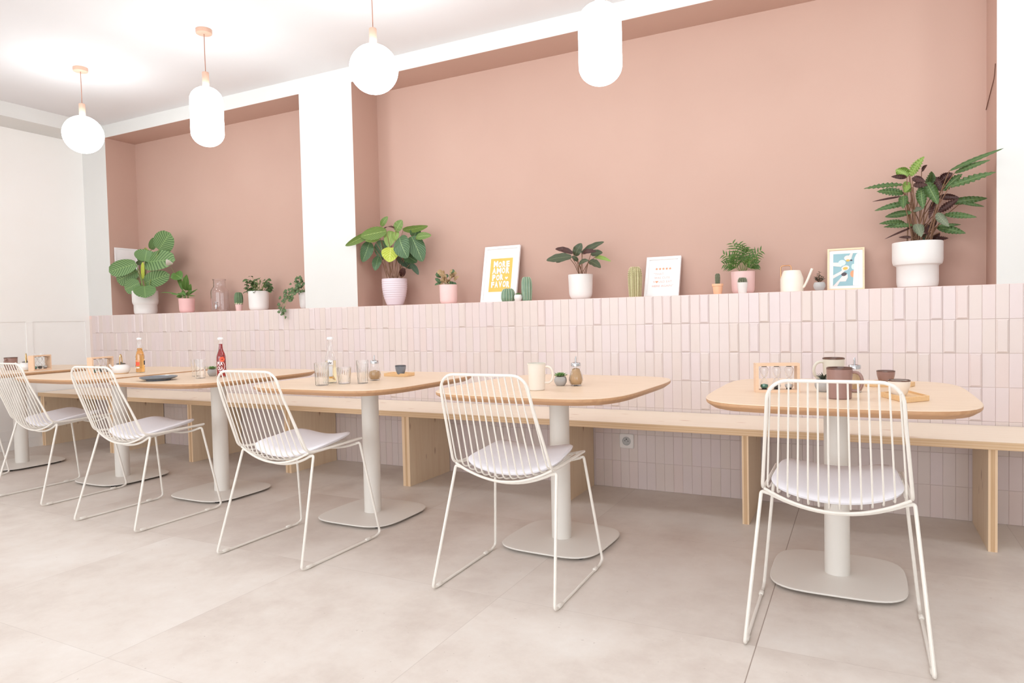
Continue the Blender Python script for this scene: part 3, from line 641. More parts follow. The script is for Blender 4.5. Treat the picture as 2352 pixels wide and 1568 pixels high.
m.build('foliage',LEAF['k'] if False else LEAF['d'] if False else LEAF['i'],t); st.build('leaf_stalk',MAT['stem_green'],t)
# trailing ivy, partly behind the white pier
t=P('potted_plant',-3.745,3.905,'trailing ivy in a pale pot, half hidden behind the white pier')
pot(t,pot_prof(.052,.125,rb=.045),MAT['ceramic_white']); soil(t,.046,.115)
random.seed(8); m=MB(); st=MB()
def ivyleaf(mb,c,s,N,ang):
    N=Vector(N).normalized(); u=N.cross(Vector((0,0,1))).normalized(); v=u.cross(N)
    pts=[(0,-.5),(.28,-.42),(.5,-.1),(.26,.02),(.3,.3),(.1,.22),(0,.6),(-.1,.22),(-.3,.3),(-.26,.02),(-.5,-.1),(-.28,-.42)]
    ca,sa=math.cos(ang),math.sin(ang); b=len(mb.v); mb.v.append(tuple(Vector(c)+N*s*.08))
    for (x,y) in pts:
        X=x*ca-y*sa; Y=x*sa+y*ca; mb.v.append(tuple(Vector(c)+u*X*s+v*Y*s))
    for k in range(12): 
        k2=(k+1)%12; mb.face((b,b+1+k,b+1+k2),0,[(.5,.5),(.5+pts[k][0],.5+pts[k][1]),(.5+pts[k2][0],.5+pts[k2][1])])
vines=[[(0,0,.12),(-.03,-.06,.16),(-.06,-.12,.10),(-.07,-.152,.0),(-.075,-.150,-.03),(-.065,-.152,-.07)],[(0,0,.12),(-.04,-.04,.15),(-.10,-.09,.08),(-.12,-.13,.03),(-.11,-.150,-.02)],
[(0,0,.12),(-.02,-.02,.2),(-.04,-.05,.25)],[(0,0,.12),(-.05,-.02,.18),(-.08,-.05,.2)],[(0,0,.12),(.0,-.03,.18),(0.0,-.06,.23)],[(0,0,.12),(-.05,-.05,.14),(-.11,-.08,.12),(-.13,-.10,.09)],[(0,0,.12),(.01,-.07,.14),(-.02,-.11,.10),(-.03,-.13,.05)]]
for vn in vines:
    sp=smooth_path(vn,.05,5); st.tube(sp,.0014,5)
    for k in range(int(len(sp)*.75)+4):
        q=sp[random.randrange(1,len(sp))]; off=Vector((random.uniform(-.02,.02),random.uniform(-.02,.004),random.uniform(-.015,.02)))
        p_=q+off
        if p_.z<.012 and p_.y>-.135: p_.y=-.14
        ivyleaf(m,p_,random.uniform(.02,.034),(random.uniform(-.5,.6),-1,random.uniform(0,.7)),random.uniform(0,6.28))
m.build('foliage',LEAF['i'],t); st.build('vine',MAT['stem_green'],t)
# ribbed pot
t=P('potted_plant',-2.914,3.905,'large feather patterned plant in a ribbed lilac white pot')
pr=[(0,0),(.040,0),(.050,.004)]
for k in range(1,61):
    z=.004+.182*k/60; v=z/.186; r=.052+.036*math.sin(min(1,v*1.25)*PI/2)**.8; r+=.0011*math.cos(2*PI*k/5) if .25<v<.93 else 0
    pr.append((r,z))
pr+=[(.086,.188),(.081,.188),(.080,.17)]
pot(t,pr,MAT['ceramic_lilac']); soil(t,.078,.172)
foliage(t,(-2.914,3.905,ZL),LV['G'],None,.05,.172,'ovate',wave=.02,wf=4,ws=1.18,tilt=.15,stem='stem',sr=.002,arch=.16,cup=.18,seed=9)
t=P('potted_plant',-2.457,3.885,'small faded tan leaved plant in a blush pink pot')
pot(t,pot_prof(.060,.127,rb=.058,round_=.2),MAT['ceramic_pink']); soil(t,.053,.118)
random.seed(33); m=MB(); st=MB()
for k in range(26):
    a=random.uniform(0,2*PI); r=.06*math.sqrt(random.random()); h=.125+random.uniform(.0,.085)
    B=Vector((r*math.cos(a),r*math.sin(a)*.8,h)); T=B+Vector((math.cos(a),math.sin(a)*.6-.4,random.uniform(-.1,.6))).normalized()*random.uniform(.03,.045)
    m.leaf(B,T,random.uniform(.024,.036),camN(B+t.location,.5,.5),'round',.2,.35,.12,0 if k%4 else 1,5,7,3)
    if k%3==0: st.tube([(B.x*.2,B.y*.2,.115),tuple((B+Vector((B.x*.2,B.y*.2,.115)))/2),tuple(B)],.0015,5)
m.leaf((-.05,-.01,.145),(-.085,-.03,.175),.026,(0,-1,.3),'ovate',.1,.2,0,1,4,6); m.leaf((-.055,-.01,.14),(-.09,-.03,.128),.022,(0,-1,.6),'ovate',.1,.2,0,1,4,6)
m.build('foliage',[LEAF['t'],LEAF['d']],t); st.build('leaf_stalk',MAT['stem_green'],t)
t=P('potted_plant',-1.520,3.905,'olive and maroon leaved plant in a white pot by the pink alcove wall')
pot(t,pot_prof(.075,.150,rb=.071,round_=.3),MAT['ceramic_white']); soil(t,.068,.14)
foliage(t,(-1.520,3.905,ZL),LV['I'],None,.04,.138,'ovate',wave=.05,wf=3,stem='stem',sr=.002,arch=.22,cup=.2,seed=12)
# palm
t=P('potted_plant',-.577,3.935,'small palm in a wide rose pink pot')
pot(t,pot_prof(.063,.122,rb=.060,round_=.22),MAT['ceramic_pink']); soil(t,.056,.112)
random.seed(14); m=MB(); st=MB()
fr=[(-.05,-.02,.275),(-.02,.0,.27),(.02,-.04,.245),(.095,-.03,.225),(.075,-.05,.19),(-.09,-.04,.215),(-.09,-.03,.165),(.03,.03,.24),(-.03,-.09,.21),(.05,-.1,.17),(0,-.05,.26),(-.06,.03,.22),(.07,.02,.16),(-.06,-.08,.165)]
for (x,y,z) in fr:
    tip=Vector((x,y,z)); b=Vector((x*.12,y*.12,.115)); c=b.lerp(tip,.55)+Vector((-x*.15,-y*.15,.02)); path=[]
    for k in range(9):
        s_=k/8; path.append(b*(1-s_)**2+c*2*s_*(1-s_)+tip*s_*s_)
    st.tube(path,[.0013]*8+[.0006],5)
    for k in range(3,9):
        for sd in (-1,1):
            p0=path[k]; dr=(path[k]-path[k-1]).normalized(); sv=dr.cross(Vector((0,-1,.3))).normalized()*sd
            T=p0+(dr*.65+sv*.8-Vector((0,0,.25))).normalized()*(.05 if k<7 else .034)
            m.leaf(p0,T,.0085,Vector((random.uniform(-.3,.3),-1,.6)),'palm',.2,.2,0,0,2,5)
m.build('foliage',LEAF['p'],t); st.build('leaf_stalk',MAT['stem_green'],t)
# large rippled-leaf plant
t=P('potted_plant',.249,3.925,'tallest plant, rippled green and maroon leaves in a big stepped white pot')
pot(t,step_prof(.110,.091,.224,.108),MAT['ceramic_white'],n=56); soil(t,.102,.208)
foliage(t,(.249,3.925,ZL),LV['K'],None,.07,.205,'lance',wave=.20,wf=9,stem='stem',sr=.0024,arch=.10,cup=.2,spread=.3,seed=17)
# small succulent in concrete pot
def bowl_prof(r,h,rn=.82): 
    out=[(0,0),(r*.55,0)]
    for k in range(1,13):
        a=PI*k/15; out.append((r*(.62+.38*math.sin(a*1.05)) if k<12 else r*rn,h*k/12))
    out+=[(r*rn-.002,h),(r*rn-.005,h),(r*rn-.005,h-.008)]
    return out
t=P('potted_plant',-.190,3.865,'tiny dark jade like succulent in a round grey pot beside the pine frame')
pot(t,bowl_prof(.029,.044),MAT['ceramic_grey']); soil(t,.020,.038)
random.seed(2); m=MB(); st=MB()
for k in range(9):
    a=random.uniform(0,2*PI); top=Vector((math.cos(a)*.022+(-.022 if k==0 else 0),math.sin(a)*.015,.06+random.uniform(0,.02)+(.02 if k==0 else 0)))
    st.tube([(0,0,.036),tuple(top*.6+Vector((0,0,.02))),tuple(top)],.0014,5)
    for j in range(7):
        q=Vector((0,0,.038)).lerp(top,.35+.1*j); aa=j*2.4+k; m.leaf(q,q+Vector((math.cos(aa)*.014,math.sin(aa)*.010,.005)),.0075,(math.cos(aa)*-.3,-.4,1),'ovate',.1,.4,0,0,3,4)
m.build('foliage',LEAF['z'],t); st.build('leaf_stalk',MAT['stem'],t)
# ---- cacti
def cactus_mesh(r,h,ribs,depth,squash=1.0,n=None,top=.5,seedz=0):
    n=n or ribs*6; m=MB(); prof=[]
    K=20
    for k in range(K+1):
        v=k/K
        if v<top: rr=r*(.86+.14*math.sin(v/top*PI/2))
        else: q=(v-top)/(1-top); rr=r*math.sqrt(max(0,1-q*q))
        prof.append((max(rr,0.0),h*(top*1.0*v/top if v<top else top+(1-top)*math.sin((v-top)/(1-top)*PI/2))))
    prof[-1]=(0,h)
    m.lathe(prof,n=n,flute=(ribs,depth)); return m,prof
def spines(r,h,ribs,prof,rows,size,mat,parent,name='spines'):
    s=MB()
    for j in range(ribs):
        a=2*PI*j/ribs
        for k in range(rows):
            v=.06+.88*k/(rows-1); i=min(len(prof)-2,int(v*(len(prof)-1))); rr=prof[i][0]*1.06; z=prof[i][1]
            c=Vector((rr*math.cos(a),rr*math.sin(a),z))
            for q in range(3):
                d=Vector((math.cos(a+random.uniform(-.9,.9)),math.sin(a+random.uniform(-.9,.9)),random.uniform(-.5,1))).normalized()*size
                s.tube([tuple(c),tuple(c+d)],[size*.07,size*.02],3,caps=False)
    return s.build(name,MAT[mat],parent)
t=P('potted_cactus',-4.405,3.855,'small ribbed green cactus in a tiny pale pink pot, left alcove','cactus')
pot(t,[(0,0),(.021,0),(.0225,.002),(.0275,.052),(.0285,.056),(.025,.056),(.0245,.048)],MAT['ceramic_pink']); soil(t,.0245,.05,'gravel')
m,p_=cactus_mesh(.031,.098,12,.11,top=.42); m.xform(Matrix.Translation((0,0,.050))); m.build('cactus_body',MAT['cactus'],t)
m=MB()
random.seed(1)
for k in range(26):
    a=k*2.399; m.lathe([(0,-.003),(.0035,-.001),(.0035,.002),(0,.004)],(.0275*math.cos(a),.0275*math.sin(a),.0565+.002*(k%3)),6)
m.build('pebble_ring',MAT['golddot'],t)
t=P('potted_cactus',-4.325,3.955,'sliver of a little pale pink pot just behind the white pot, left alcove','cactus')
pot(t,[(0,0),(.021,0),(.0225,.002),(.0275,.052),(.0285,.056),(.025,.056),(.0245,.048)],MAT['ceramic_pink']); soil(t,.0245,.05,'gravel')
m,p_=cactus_mesh(.018,.06,12,.09); m.xform(Matrix.Translation((0,0,.050))); m.build('cactus_body',MAT['cactus_dark'],t)
t=P('potted_cactus',-.699,3.855,'slim columnar cactus in a peach pot','cactus')
pot(t,[(0,0),(.0205,0),(.022,.002),(.0265,.044),(.030,.045),(.0305,.057),(.027,.057),(.026,.05)],MAT['peach']); soil(t,.026,.051)
m,p_=cactus_mesh(.0125,.064,10,.1,top=.7); m.xform(Matrix.Translation((0,0,.05))); b_=m.build('cactus_body',MAT['cactus_dark'],t)
s_=spines(.0125,.064,10,p_,12,.004,'spines',t); s_.location=(0,0,.05)
t=P('potted_cactus',-.565,3.830,'round spiny cactus in a small white pot before the rose pink pot','cactus')
pot(t,[(0,0),(.020,0),(.0215,.002),(.0275,.056),(.028,.058),(.024,.058),(.0235,.05)],MAT['ceramic_white']); soil(t,.0235,.052)
m,p_=cactus_mesh(.022,.034,14,.08,top=.35); m.xform(Matrix.Translation((0,0,.05))); m.build('cactus_body',MAT['cactus_dark'],t)
s_=spines(.022,.034,14,p_,8,.007,'spines',t); s_.location=(0,0,.05)
# ceramic cacti
def ceramic(x,y,r,h,ribs,label,top,sq):
    t=P('ceramic_cactus',x,y,label,'ornament','glazed cactus ornaments')
    m,p_=cactus_mesh(r,h,ribs,.07,top=top,n=ribs*8); m.build('cactus_body',MAT['glaze_green'],t)
    for j in range(ribs):
        a=2*PI*(j)/ribs; q=MB(); q.tube([((pr_[0]*1.072)*math.cos(a),(pr_[0]*1.072)*math.sin(a),pr_[1]) for pr_ in p_[1:-1]],.0011,5); q.build('glaze_line',MAT['glaze_line'],t)
ceramic(-1.983,3.835,.041,.082,14,'squat round glossy green ceramic cactus before the yellow print',.3,1)
ceramic(-1.856,3.845,.031,.150,12,'tall glossy green ceramic cactus at the corner of the yellow print',.6,1)
t=P('ceramic_cactus',-1.167,3.865,'tall champagne gold cactus ornament covered with pale dots','ornament','glazed cactus ornaments')
m,p_=cactus_mesh(.0385,.177,16,.05,top=.68,n=96); m.build('cactus_body',MAT['goldcactus'],t)
m=MB()
for j in range(16):
    a=2*PI*j/16
    for k in range(22):
        v=.02+.92*k/21; i=min(len(p_)-2,int(v*20)); f_=v*20-i; rr=(p_[i][0]*(1-f_)+p_[i+1][0]*f_)*1.05; z=p_[i][1]*(1-f_)+p_[i+1][1]*f_
        m.lathe([(0,-.0022),(.0019,-.0011),(.0021,0),(.0019,.0011),(0,.0022)],(rr*math.cos(a),rr*math.sin(a),z),6)
m.build('dots',MAT['golddot'],t)
# rosette succulents
def rosette(parent,z,r,mat,seed=1):
    random.seed(seed); m=MB()
    for ring,(nn,rr,up_) in enumerate(((9,1.0,.25),(7,.75,.6),(5,.45,1.2),(3,.22,2))):
        for k in range(nn):
            a=2*PI*k/nn+ring*.5+random.uniform(-.1,.1); d=Vector((math.cos(a),math.sin(a),up_)).normalized(); B=Vector((0,0,z-.002)); T=B+d*r*(.9 if ring<2 else .75)*(1-.1*ring)
            nn_=Vector((-math.cos(a)*up_,-math.sin(a)*up_,1)).normalized()
            for sgn in (1,-1): m.leaf(B,T,r*.42,nn_*sgn,'ovate',-.05*sgn,.35*sgn,0,0,3,6)
    return m.build('foliage',mat,parent)
t=P('potted_succulent',-1.902,3.815,'tiny green succulent in a rounded white cup between two ceramic cacti','succulent')
pot(t,bowl_prof(.026,.040,.8),MAT['ceramic_white']); soil(t,.018,.034); rosette(t,.040,.026,LEAF['u'],3)
# ---- glass drinks dispenser
t=P('glass_dispenser',-4.703,3.925,'large clear glass jar with a small metal tap','jar')
def shell(prof,t_): 
    inner=[(max(0,r-t_),z) for r,z in prof]; inner[0]=(0,prof[0][1]+t_*1.4)
    return prof+inner[::-1]
pr=[(0,.0),(.062,.0),(.068,.006),(.070,.02),(.070,.155),(.068,.175),(.058,.193),(.050,.203),(.047,.212),(.047,.255),(.050,.259),(.052,.262),(.052,.266),(.050,.268)]
m=MB(); m.lathe(shell(pr,.0045),n=56); m.build('jar_body',MAT['glass_jar'],t)
m=MB(); m.tube([(0,-.069,.045),(0,-.088,.045)],.008,12); m.tube([(0,-.086,.058),(0,-.088,.03),(0,-.09,.022)],.006,10); m.tube([(0,-.086,.055),(0,-.086,.075)],.003,8); m.tube([(-.012,-.086,.075),(.012,-.086,.075)],.0035,8); m.xform(Matrix.Rotation(R(30),4,'Z')); m.build('tap',MAT['chrome'],t)
# ---- watering can
t=P('watering_can',-.325,3.905,'cream watering can with copper handle and slanting spout','watering can')
m=MB(); m.lathe([(0,0),(.0555,0),(.0575,.002),(.0575,.070),(.056,.075),(.044,.108),(.040,.113),(.036,.113),(.036,.110),(.052,.072),(.052,.01),(0,.01)],n=48); m.build('can_body',MAT['can'],t)
m=MB(); m.tube(smooth_path([(.048,-.012,.020),(.060,-.014,.024),(.078,-.016,.060),(.100,-.018,.118)],.02,5),[.0078]*3+[.0072]*4+[.0062]*4+[.0060]*1 if False else .0066,12); m.build('spout',MAT['can'],t)
m=MB(); m.tube(smooth_path([(-.0535,-.01,.078),(-.0535,-.01,.140),(-.002,-.01,.140),(-.002,-.01,.110)],.014,6),.0030,10); m.build('handle',MAT['copper'],t)
# ---- framed prints (local: base on ledge, front faces -Y, leaning back)
def frame(x,y,w_,h_,lean,label,fw,fmat,depth=.016,rz=0,cat='framed print',name='picture_frame',dz=ZL):
    t=empty(name,(x,y,dz),0,label,cat,'framed prints on the ledge'); t.rotation_euler=(-lean,0,rz)
    m=MB(); d=depth; 
    m.box(-w_/2,-d/2,0,-w_/2+fw,d/2,h_); m.box(w_/2-fw,-d/2,0,w_/2,d/2,h_); m.box(-w_/2+fw,-d/2,0,w_/2-fw,d/2,fw); m.box(-w_/2+fw,-d/2,h_-fw,w_/2-fw,d/2,h_)
    m.build('frame',fmat,t)
    m=MB(); m.box(-w_/2+fw,d*.1,fw,w_/2-fw,d/2-.001,h_-fw); m.build('mount_board',MAT['paper'],t)
    return t,d*.1-.0006
t,yf=frame(-2.118,3.953,.262,.382,R(13),'white framed yellow print with hand lettered white words',.017,MAT['mat_white'])
m=MB(); m.box(-.082,yf-.0002,.072,.082,yf,.300); pr_=m.build('print',MAT['yellow'],t)
m=MB(); y_=yf-.0012
rows=[('MORE',-.058,.238,[('M',.034),('O',.026),('R',.026),('E',.026)]),('AMOR',-.064,.193,[('A',.030),('M',.036),('O',.026),('R',.028)]),('POR',-.060,.149,[('P',.026),('O',.026),('R',.026)]),('FAVOR',-.064,.100,[('F',.024),('A',.026),('V',.026),('O',.024),('R',.026)])]
random.seed(6)
for wd,x0,z0,ls in rows:
    x=x0
    for ch,wl in ls: text_mb(m,ch,x,z0+random.uniform(-.003,.003),wl*.96,.041+random.uniform(-.002,.003),y_,bold=.055,rot=random.uniform(-.03,.06)); x+=wl+.003
b=len(m.v); hc=(.046,.163); hp=[(0,-.010),(.0105,.001),(.0105,.006),(.0055,.009),(0,.005),(-.0055,.009),(-.0105,.006),(-.0105,.001)]
m.v+=[(hc[0]+a_,y_,hc[1]+b_) for a_,b_ in hp]; m.face([b+k for k in range(8)],0,None,False)
m.build('lettering',MAT['paper'],pr_)
t,yf=frame(-1.040,3.963,.204,.250,R(19),'white framed print with five orange stars and faint pink words',.016,MAT['mat_white'],.02)
m=MB()
for k in range(5):
    cx=-.040+.020*k; b=len(m.v); m.v.append((cx,yf-.001,.176))
    for q in range(10):
        a=PI/2+q*PI/5; rr=.0095 if q%2==0 else .0045; m.v.append((cx+rr*math.cos(a),yf-.001,.176+rr*math.sin(a)))
    for q in range(10): m.face((b,b+1+q,b+1+(q+1)%10),0,None,False)
m.build('stars',MAT['ink_orange'],t)
m=MB(); text_mb(m,'"THAT',-.055,.138,.060,.013,yf-.001,bold=.01); text_mb(m,'WAS CUTE',-.050,.113,.092,.013,yf-.001,bold=.01); text_mb(m,'W',-.056,.088,.012,.013,yf-.001,bold=.01); text_mb(m,'ULD EAT',-.022,.088,.078,.013,yf-.001,bold=.01); text_mb(m,'HERE AGAIN"',-.060,.062,.124,.013,yf-.001,bold=.01)
m.build('lettering',MAT['ink_pink'],t)
m=MB(); m.v+=[(-.034+a_*.75,yf-.001,.094+b_*.75) for a_,b_ in hp]; m.face(list(range(8)),0,None,False); m.build('heart',MAT['ink_orange'],t)
t,yf=frame(-.070,3.966,.176,.234,R(18),'pine framed blue print of pale arms holding drinks',.009,MAT['frame_wood'],.014)
m=MB(); m.box(-.060,yf-.0002,.026,.060,yf,.206); pr_=m.build('print',MAT['ink_blue'],t)
def blob(mb,pts,y,mi=0):
    b=len(mb.v); mb.v+=[(x_,y,z_) for x_,z_ in pts]; mb.face(list(range(b,b+len(pts))),mi,None,False)
def ell(cx,cz,rx_,rz_,n=20,a0=0): return [(cx+rx_*math.cos(2*PI*k/n)*math.cos(a0)-rz_*math.sin(2*PI*k/n)*math.sin(a0),cz+rx_*math.cos(2*PI*k/n)*math.sin(a0)+rz_*math.sin(2*PI*k/n)*math.cos(a0)) for k in range(n)]
m=MB()
blob(m,[(-.060,.026),(-.040,.026),(-.028,.050),(.0,.050),(.010,.072),(.008,.090),(-.010,.090),(-.030,.062)],yf-.0010,0)
blob(m,[(-.060,.068),(-.018,.094),(.004,.118),(-.006,.126),(-.022,.108),(-.060,.086)],yf-.0010,0)
blob(m,[(-.060,.138),(-.022,.132),(-.014,.142),(-.024,.156),(-.060,.158)],yf-.0010,0)
blob(m,[(.022,.206),(.034,.206),(.026,.176),(.012,.160),(.006,.176)],yf-.0010,0)
blob(m,ell(.008,.180,.016,.014),yf-.0013,0)
blob(m,ell(-.018,.154,.018,.017),yf-.0014,1); blob(m,ell(.036,.130,.010,.016),yf-.0014,1)
blob(m,ell(-.002,.124,.019,.014,a0=.3),yf-.0016,0); blob(m,ell(-.002,.122,.012,.008,a0=.2),yf-.0019,2)
blob(m,ell(-.008,.090,.013,.010,a0=.3),yf-.0019,3)
blob(m,ell(.034,.090,.013,.019),yf-.0016,4)
blob(m,[(.060,.206),(.050,.200),(.041,.178),(.038,.120),(.036,.080),(.034,.040),(.034,.026),(.060,.026)],yf-.0021,5)
blob(m,ell(.010,.166,.009,.006),yf-.0017,2); blob(m,ell(.026,.166,.006,.004),yf-.0017,3)
m.build('picture',[MAT['ink_blush'],MAT['ink_mint'],MAT['yellow'],MAT['ink_dark'],MAT['ink_orange'],MAT['paper']],pr_)
# sheet frame on the left cheek of the left alcove
t=empty('picture_frame',(-5.905,3.93,1.44),R(90),'thin white picture frame hung on the alcove side wall behind the big round leaves','framed print')
m=MB(); w_,h_,fw=.215,.262,.012
m.box(-w_/2,-.010,0,-w_/2+fw,.0,h_); m.box(w_/2-fw,-.010,0,w_/2,.0,h_); m.box(-w_/2+fw,-.010,0,w_/2-fw,.0,fw); m.box(-w_/2+fw,-.010,h_-fw,w_/2-fw,.0,h_); m.build('frame',MAT['mat_white'],t)
m=MB(); m.box(-w_/2+fw,-.006,fw,w_/2-fw,-.001,h_-fw); m.build('mount_board',MAT['paper'],t)
# ------------------------------------------------------------------ things on the tables
ZT=TZ
def T(name,x,y,label,cat,group=None,rz=0,z=ZT): return empty(name,(x,y,z),rz,label,cat,group)
# sugar dispensers
def sugar(x,y,label,fill,rz=0):
    t=T('sugar_dispenser',x,y,label,'sugar dispenser','glass sugar dispensers',rz)
    out=[(0,0),(.0225,0),(.0235,.003),(.0225,.006),(.0265,.012),(.030,.022),(.0305,.030),(.0275,.045),(.0225,.060),(.0195,.072),(.019,.086)]
    fl=lambda v: 1.0 if .25<v<.85 else .0
    m=MB(); m.lathe(shell(out,.0016),n=72,flute=(14,.03,lambda v: max(0,min(1,(abs(v-.5)-.02)*4,(.5-abs(v-.5))*6)))); m.build('glass_body',MAT['glass'],t)
    ins=[(0,.004)]+[(r-.0028,z) for r,z in out[3:] if z<fill]+[(0,fill)]
    m=MB(); m.lathe(ins,n=36); m.build('sugar',MAT['sugar'],t)
    m=MB(); m.lathe([(.0205,.084),(.0215,.085),(.0215,.0965),(.0200,.099),(.010,.1015),(.0045,.102),(.0045,.104),(0,.104)],n=40); m.tube([(0,0,.101),(0,0,.119)],.0040,14); m.tube([(0,0,.117),(0.001,0,.127)],[.004,.0018],14); m.build('cap',MAT['chrome'],t)
sugar(-2.185,2.742,'glass sugar dispenser, a third full of brown sugar, on the table with ribbed glasses',.052)
sugar(-1.098,2.745,'nearly full glass sugar dispenser on the table with the tall cream mug',.078)
sugar(-.022,2.785,'glass sugar dispenser behind the brown mug',.070)
# small succulents
def succ(x,y,label,r=.0275,h=.040):
    t=T('potted_succulent',x,y,label,'succulent','small succulents on the tables'); pot(t,bowl_prof(r,h,.84),MAT['ceramic_grey']); soil(t,r*.66,h-.005); rosette(t,h+.001,r*1.4,LEAF['u'],int(abs(x)*100)); return t
succ(-1.163,2.726,'green rosette succulent in a grey pot between mug and sugar')
succ(-3.361,2.734,'green rosette succulent in a grey pot by the red bottle')
t=T('potted_succulent',-.126,2.765,'spiky dark plant in a grey pot half hidden by the brown mug','succulent','small succulents on the tables')
pot(t,bowl_prof(.029,.046,.86),MAT['ceramic_grey']); soil(t,.021,.041)
m=MB(); random.seed(4)
for k in range(22):
    a=k*2.4; u_=random.uniform(.5,1.4); d=Vector((math.cos(a),math.sin(a),u_)).normalized(); m.leaf((0,0,.040),Vector((0,0,.040))+d*.042,.006,(-math.cos(a),-math.sin(a),1),'blade',.15,.4,0,0,2,6)
m.build('foliage',LEAF['z'],t)
# mugs
def mug(x,y,label,r,h,mat,rim,hang,taper=.93,hs=1.0,cat='mug'):
    t=T('mug',x,y,label,cat,'mugs on the tables')
    out=[(0,0),(r*taper-.003,0),(r*taper,.003)]+[(r*(taper+(1-taper)*k/8),.003+(h-.006)*k/8) for k in range(1,9)]
    m=MB(); m.lathe(out+[(r-.0035,h-.003)]+[(r*taper-.004,.006),(0,.006)],n=48); m.build('cup_body',mat,t)
    m=MB(); m.lathe([(r-.0038,h-.006),(r+.0004,h-.006),(r+.0003,h-.001),(r-.0015,h),(r-.0033,h-.001),(r-.0038,h-.006)],n=48); m.build('rim',rim,t)
    m=MB(); q=[]
    for k in range(13):
        a=PI*(.56-1.12*k/12); q.append(((r*.97+.0)+.030*hs*max(0,math.cos(a*.92))**.75,0,h*.56+h*.30*math.sin(a)/1.0))
    q[0]=(r*.95,0,q[0][2]); q[-1]=(r*taper*.97,0,q[-1][2])
    m.tube(q,.0052 if hs<1.2 else .0056,10); m.xform(Matrix.Rotation(hang,4,'Z')); m.build('handle',mat,t); return t
mug(-1.187,2.535,'tall cream mug beside the little succulent and the full sugar dispenser',.0375,.112,MAT['cream_mug'],MAT['greymug'],R(20),.86)
mug(-.066,2.566,'brown glazed mug behind the nearest chair back',.0410,.106,MAT['brown_mug'],MAT['rim_brown'],R(-8),.92)
mug(-.098,2.997,'pale stoneware mug with a brown rim behind the brown mug',.0405,.112,MAT['greymug'],MAT['rim_brown'],R(200),.92,1.2)
mug(-5.548,2.775,'brown mug on the far left table',.0420,.092,MAT['brown_mug'],MAT['rim_brown'],R(-60),.88)
# espresso cups
def cup(x,y,z,label,r,h,mat,rim):
    t=T('espresso_cup',x,y,label,'cup','small handleless cups',0,z)
    pr=[(0,0),(r*.58,0),(r*.62,.002)]+[(r*(.62+.38*math.sin(k/8*PI/2)**.8),.002+(h-.003)*k/8) for k in range(1,9)]
    m=MB(); m.lathe(pr+[(r-.003,h-.002)]+[(r*.9*k/6-.0,.006+(h-.010)*(k/6)**2.2) for k in range(5,-1,-1)],n=44); m.build('cup_body',mat,t)
    m=MB(); m.lathe([(r-.0035,h-.004),(r+.0004,h-.004),(r,h),(r-.0025,h+.0004),(r-.0035,h-.004)],n=44); m.build('rim',rim,t); return t
def tray(x,y,pts,label,h=.016,rz=0):
    t=T('wooden_tray',x,y,label,'tray','bamboo serving trays',rz); c=(sum(p[0] for p in pts)/len(pts),sum(p[1] for p in pts)/len(pts))
    ins=lambda k:[(c[0]+(p[0]-c[0])*k,c[1]+(p[1]-c[1])*k) for p in pts]
    m=MB(); m.stack([(ins(.97),0),(ins(1),.0015),(ins(1),h-.001),(ins(.99),h),(ins(.91),h),(ins(.90),h-.006)]); m.build('tray_board',MAT['tray_wood'],t); return t
tray(-2.215,2.985,[(-.074,-.035),(.066,-.045),(.074,-.02),(.070,.045),(-.066,.045),(-.074,.02)],'slim bamboo tray on the table with ribbed glasses',.017)
cup(-2.185,2.960,ZT+.0112,'small slate grey cup on the slim bamboo tray',.029,.048,MAT['slate'],MAT['rim_dark'])
tray(.088,3.045,[(-.085,-.035),(-.06,-.055),(.07,-.055),(.095,-.02),(.05,.055),(-.03,.055)],'bamboo tray at the back of the rightmost table',.017,R(12))
cup(.085,3.020,ZT+.0112,'small brown cup on the rear bamboo tray',.0325,.050,MAT['brown_mug'],MAT['rim_brown'])
tray(.130,2.615,[(-.070,.030),(-.005,-.125),(.066,-.045),(.014,.110)],'diamond shaped bamboo tray at the front of the rightmost table',.018)
cup(.112,2.600,ZT+.0122,'small cream cup with a brown rim on the diamond bamboo tray',.0335,.052,MAT['cream_mug'],MAT['rim_brown'])
# tea timer boxes with three sand glasses
def timer(x,y,rz,label):
    t=T('tea_timer',x,y,label,'sand timer','wooden tea timers with three sand glasses',rz)
    w_,h_,d=.156,.108,.044; tt=.010; m=MB()
    m.box(-w_/2,-d/2,0,w_/2,d/2,tt); m.box(-w_/2,-d/2,h_-tt,w_/2,d/2,h_); m.box(-w_/2,-d/2,tt,-w_/2+tt,d/2,h_-tt); m.box(w_/2-tt,-d/2,tt,w_/2,d/2,h_-tt); m.build('wooden_box',MAT['timer_wood'],t)
    for i,(cx,sand) in enumerate(((-.044,'green_sand'),(0,'dark_sand'),(.044,'white_sand'))):
        g=MB(); pr=[(0,.0125)]
        for k in range(25):
            v=k/24; z=.0155+.077*v; r=.0025+.0135*abs(math.cos(PI*v))**.55*(1 if abs(v-.5)>.02 else 0.0) ; r=min(r,.016); 
            if v<.08 or v>.92: r*=.72+3.5*min(v,1-v)
            pr.append((r,z))
        pr=pr[1:]; g.lathe(shell(pr,.0009)[:len(pr)]+[(max(.0006,r_-.0009),z_) for r_,z_ in pr[::-1]],(cx,0,0),24); sg=g.build('sand_glass',MAT['glass'],t)
        g=MB(); g.lathe([(0,.0165),(.0105,.0165),(.0135,.021),(.0125,.028),(0,.031)],(cx,0,0),20); g.build('sand',MAT[sand],sg)
        g=MB(); g.lathe([(0,.0101),(.0095,.0101),(.0095,.0135),(0,.0135)],(cx,0,0),20); g.lathe([(0,.0945),(.0095,.0945),(.0095,.0979),(0,.0979)],(cx,0,0),20); g.build('end_cap',MAT['black'],sg)
timer(-.282,2.715,R(18),'three glass sand timer box on the rightmost table')
timer(-4.345,2.690,R(99),'three glass sand timer box beside the white teapot')
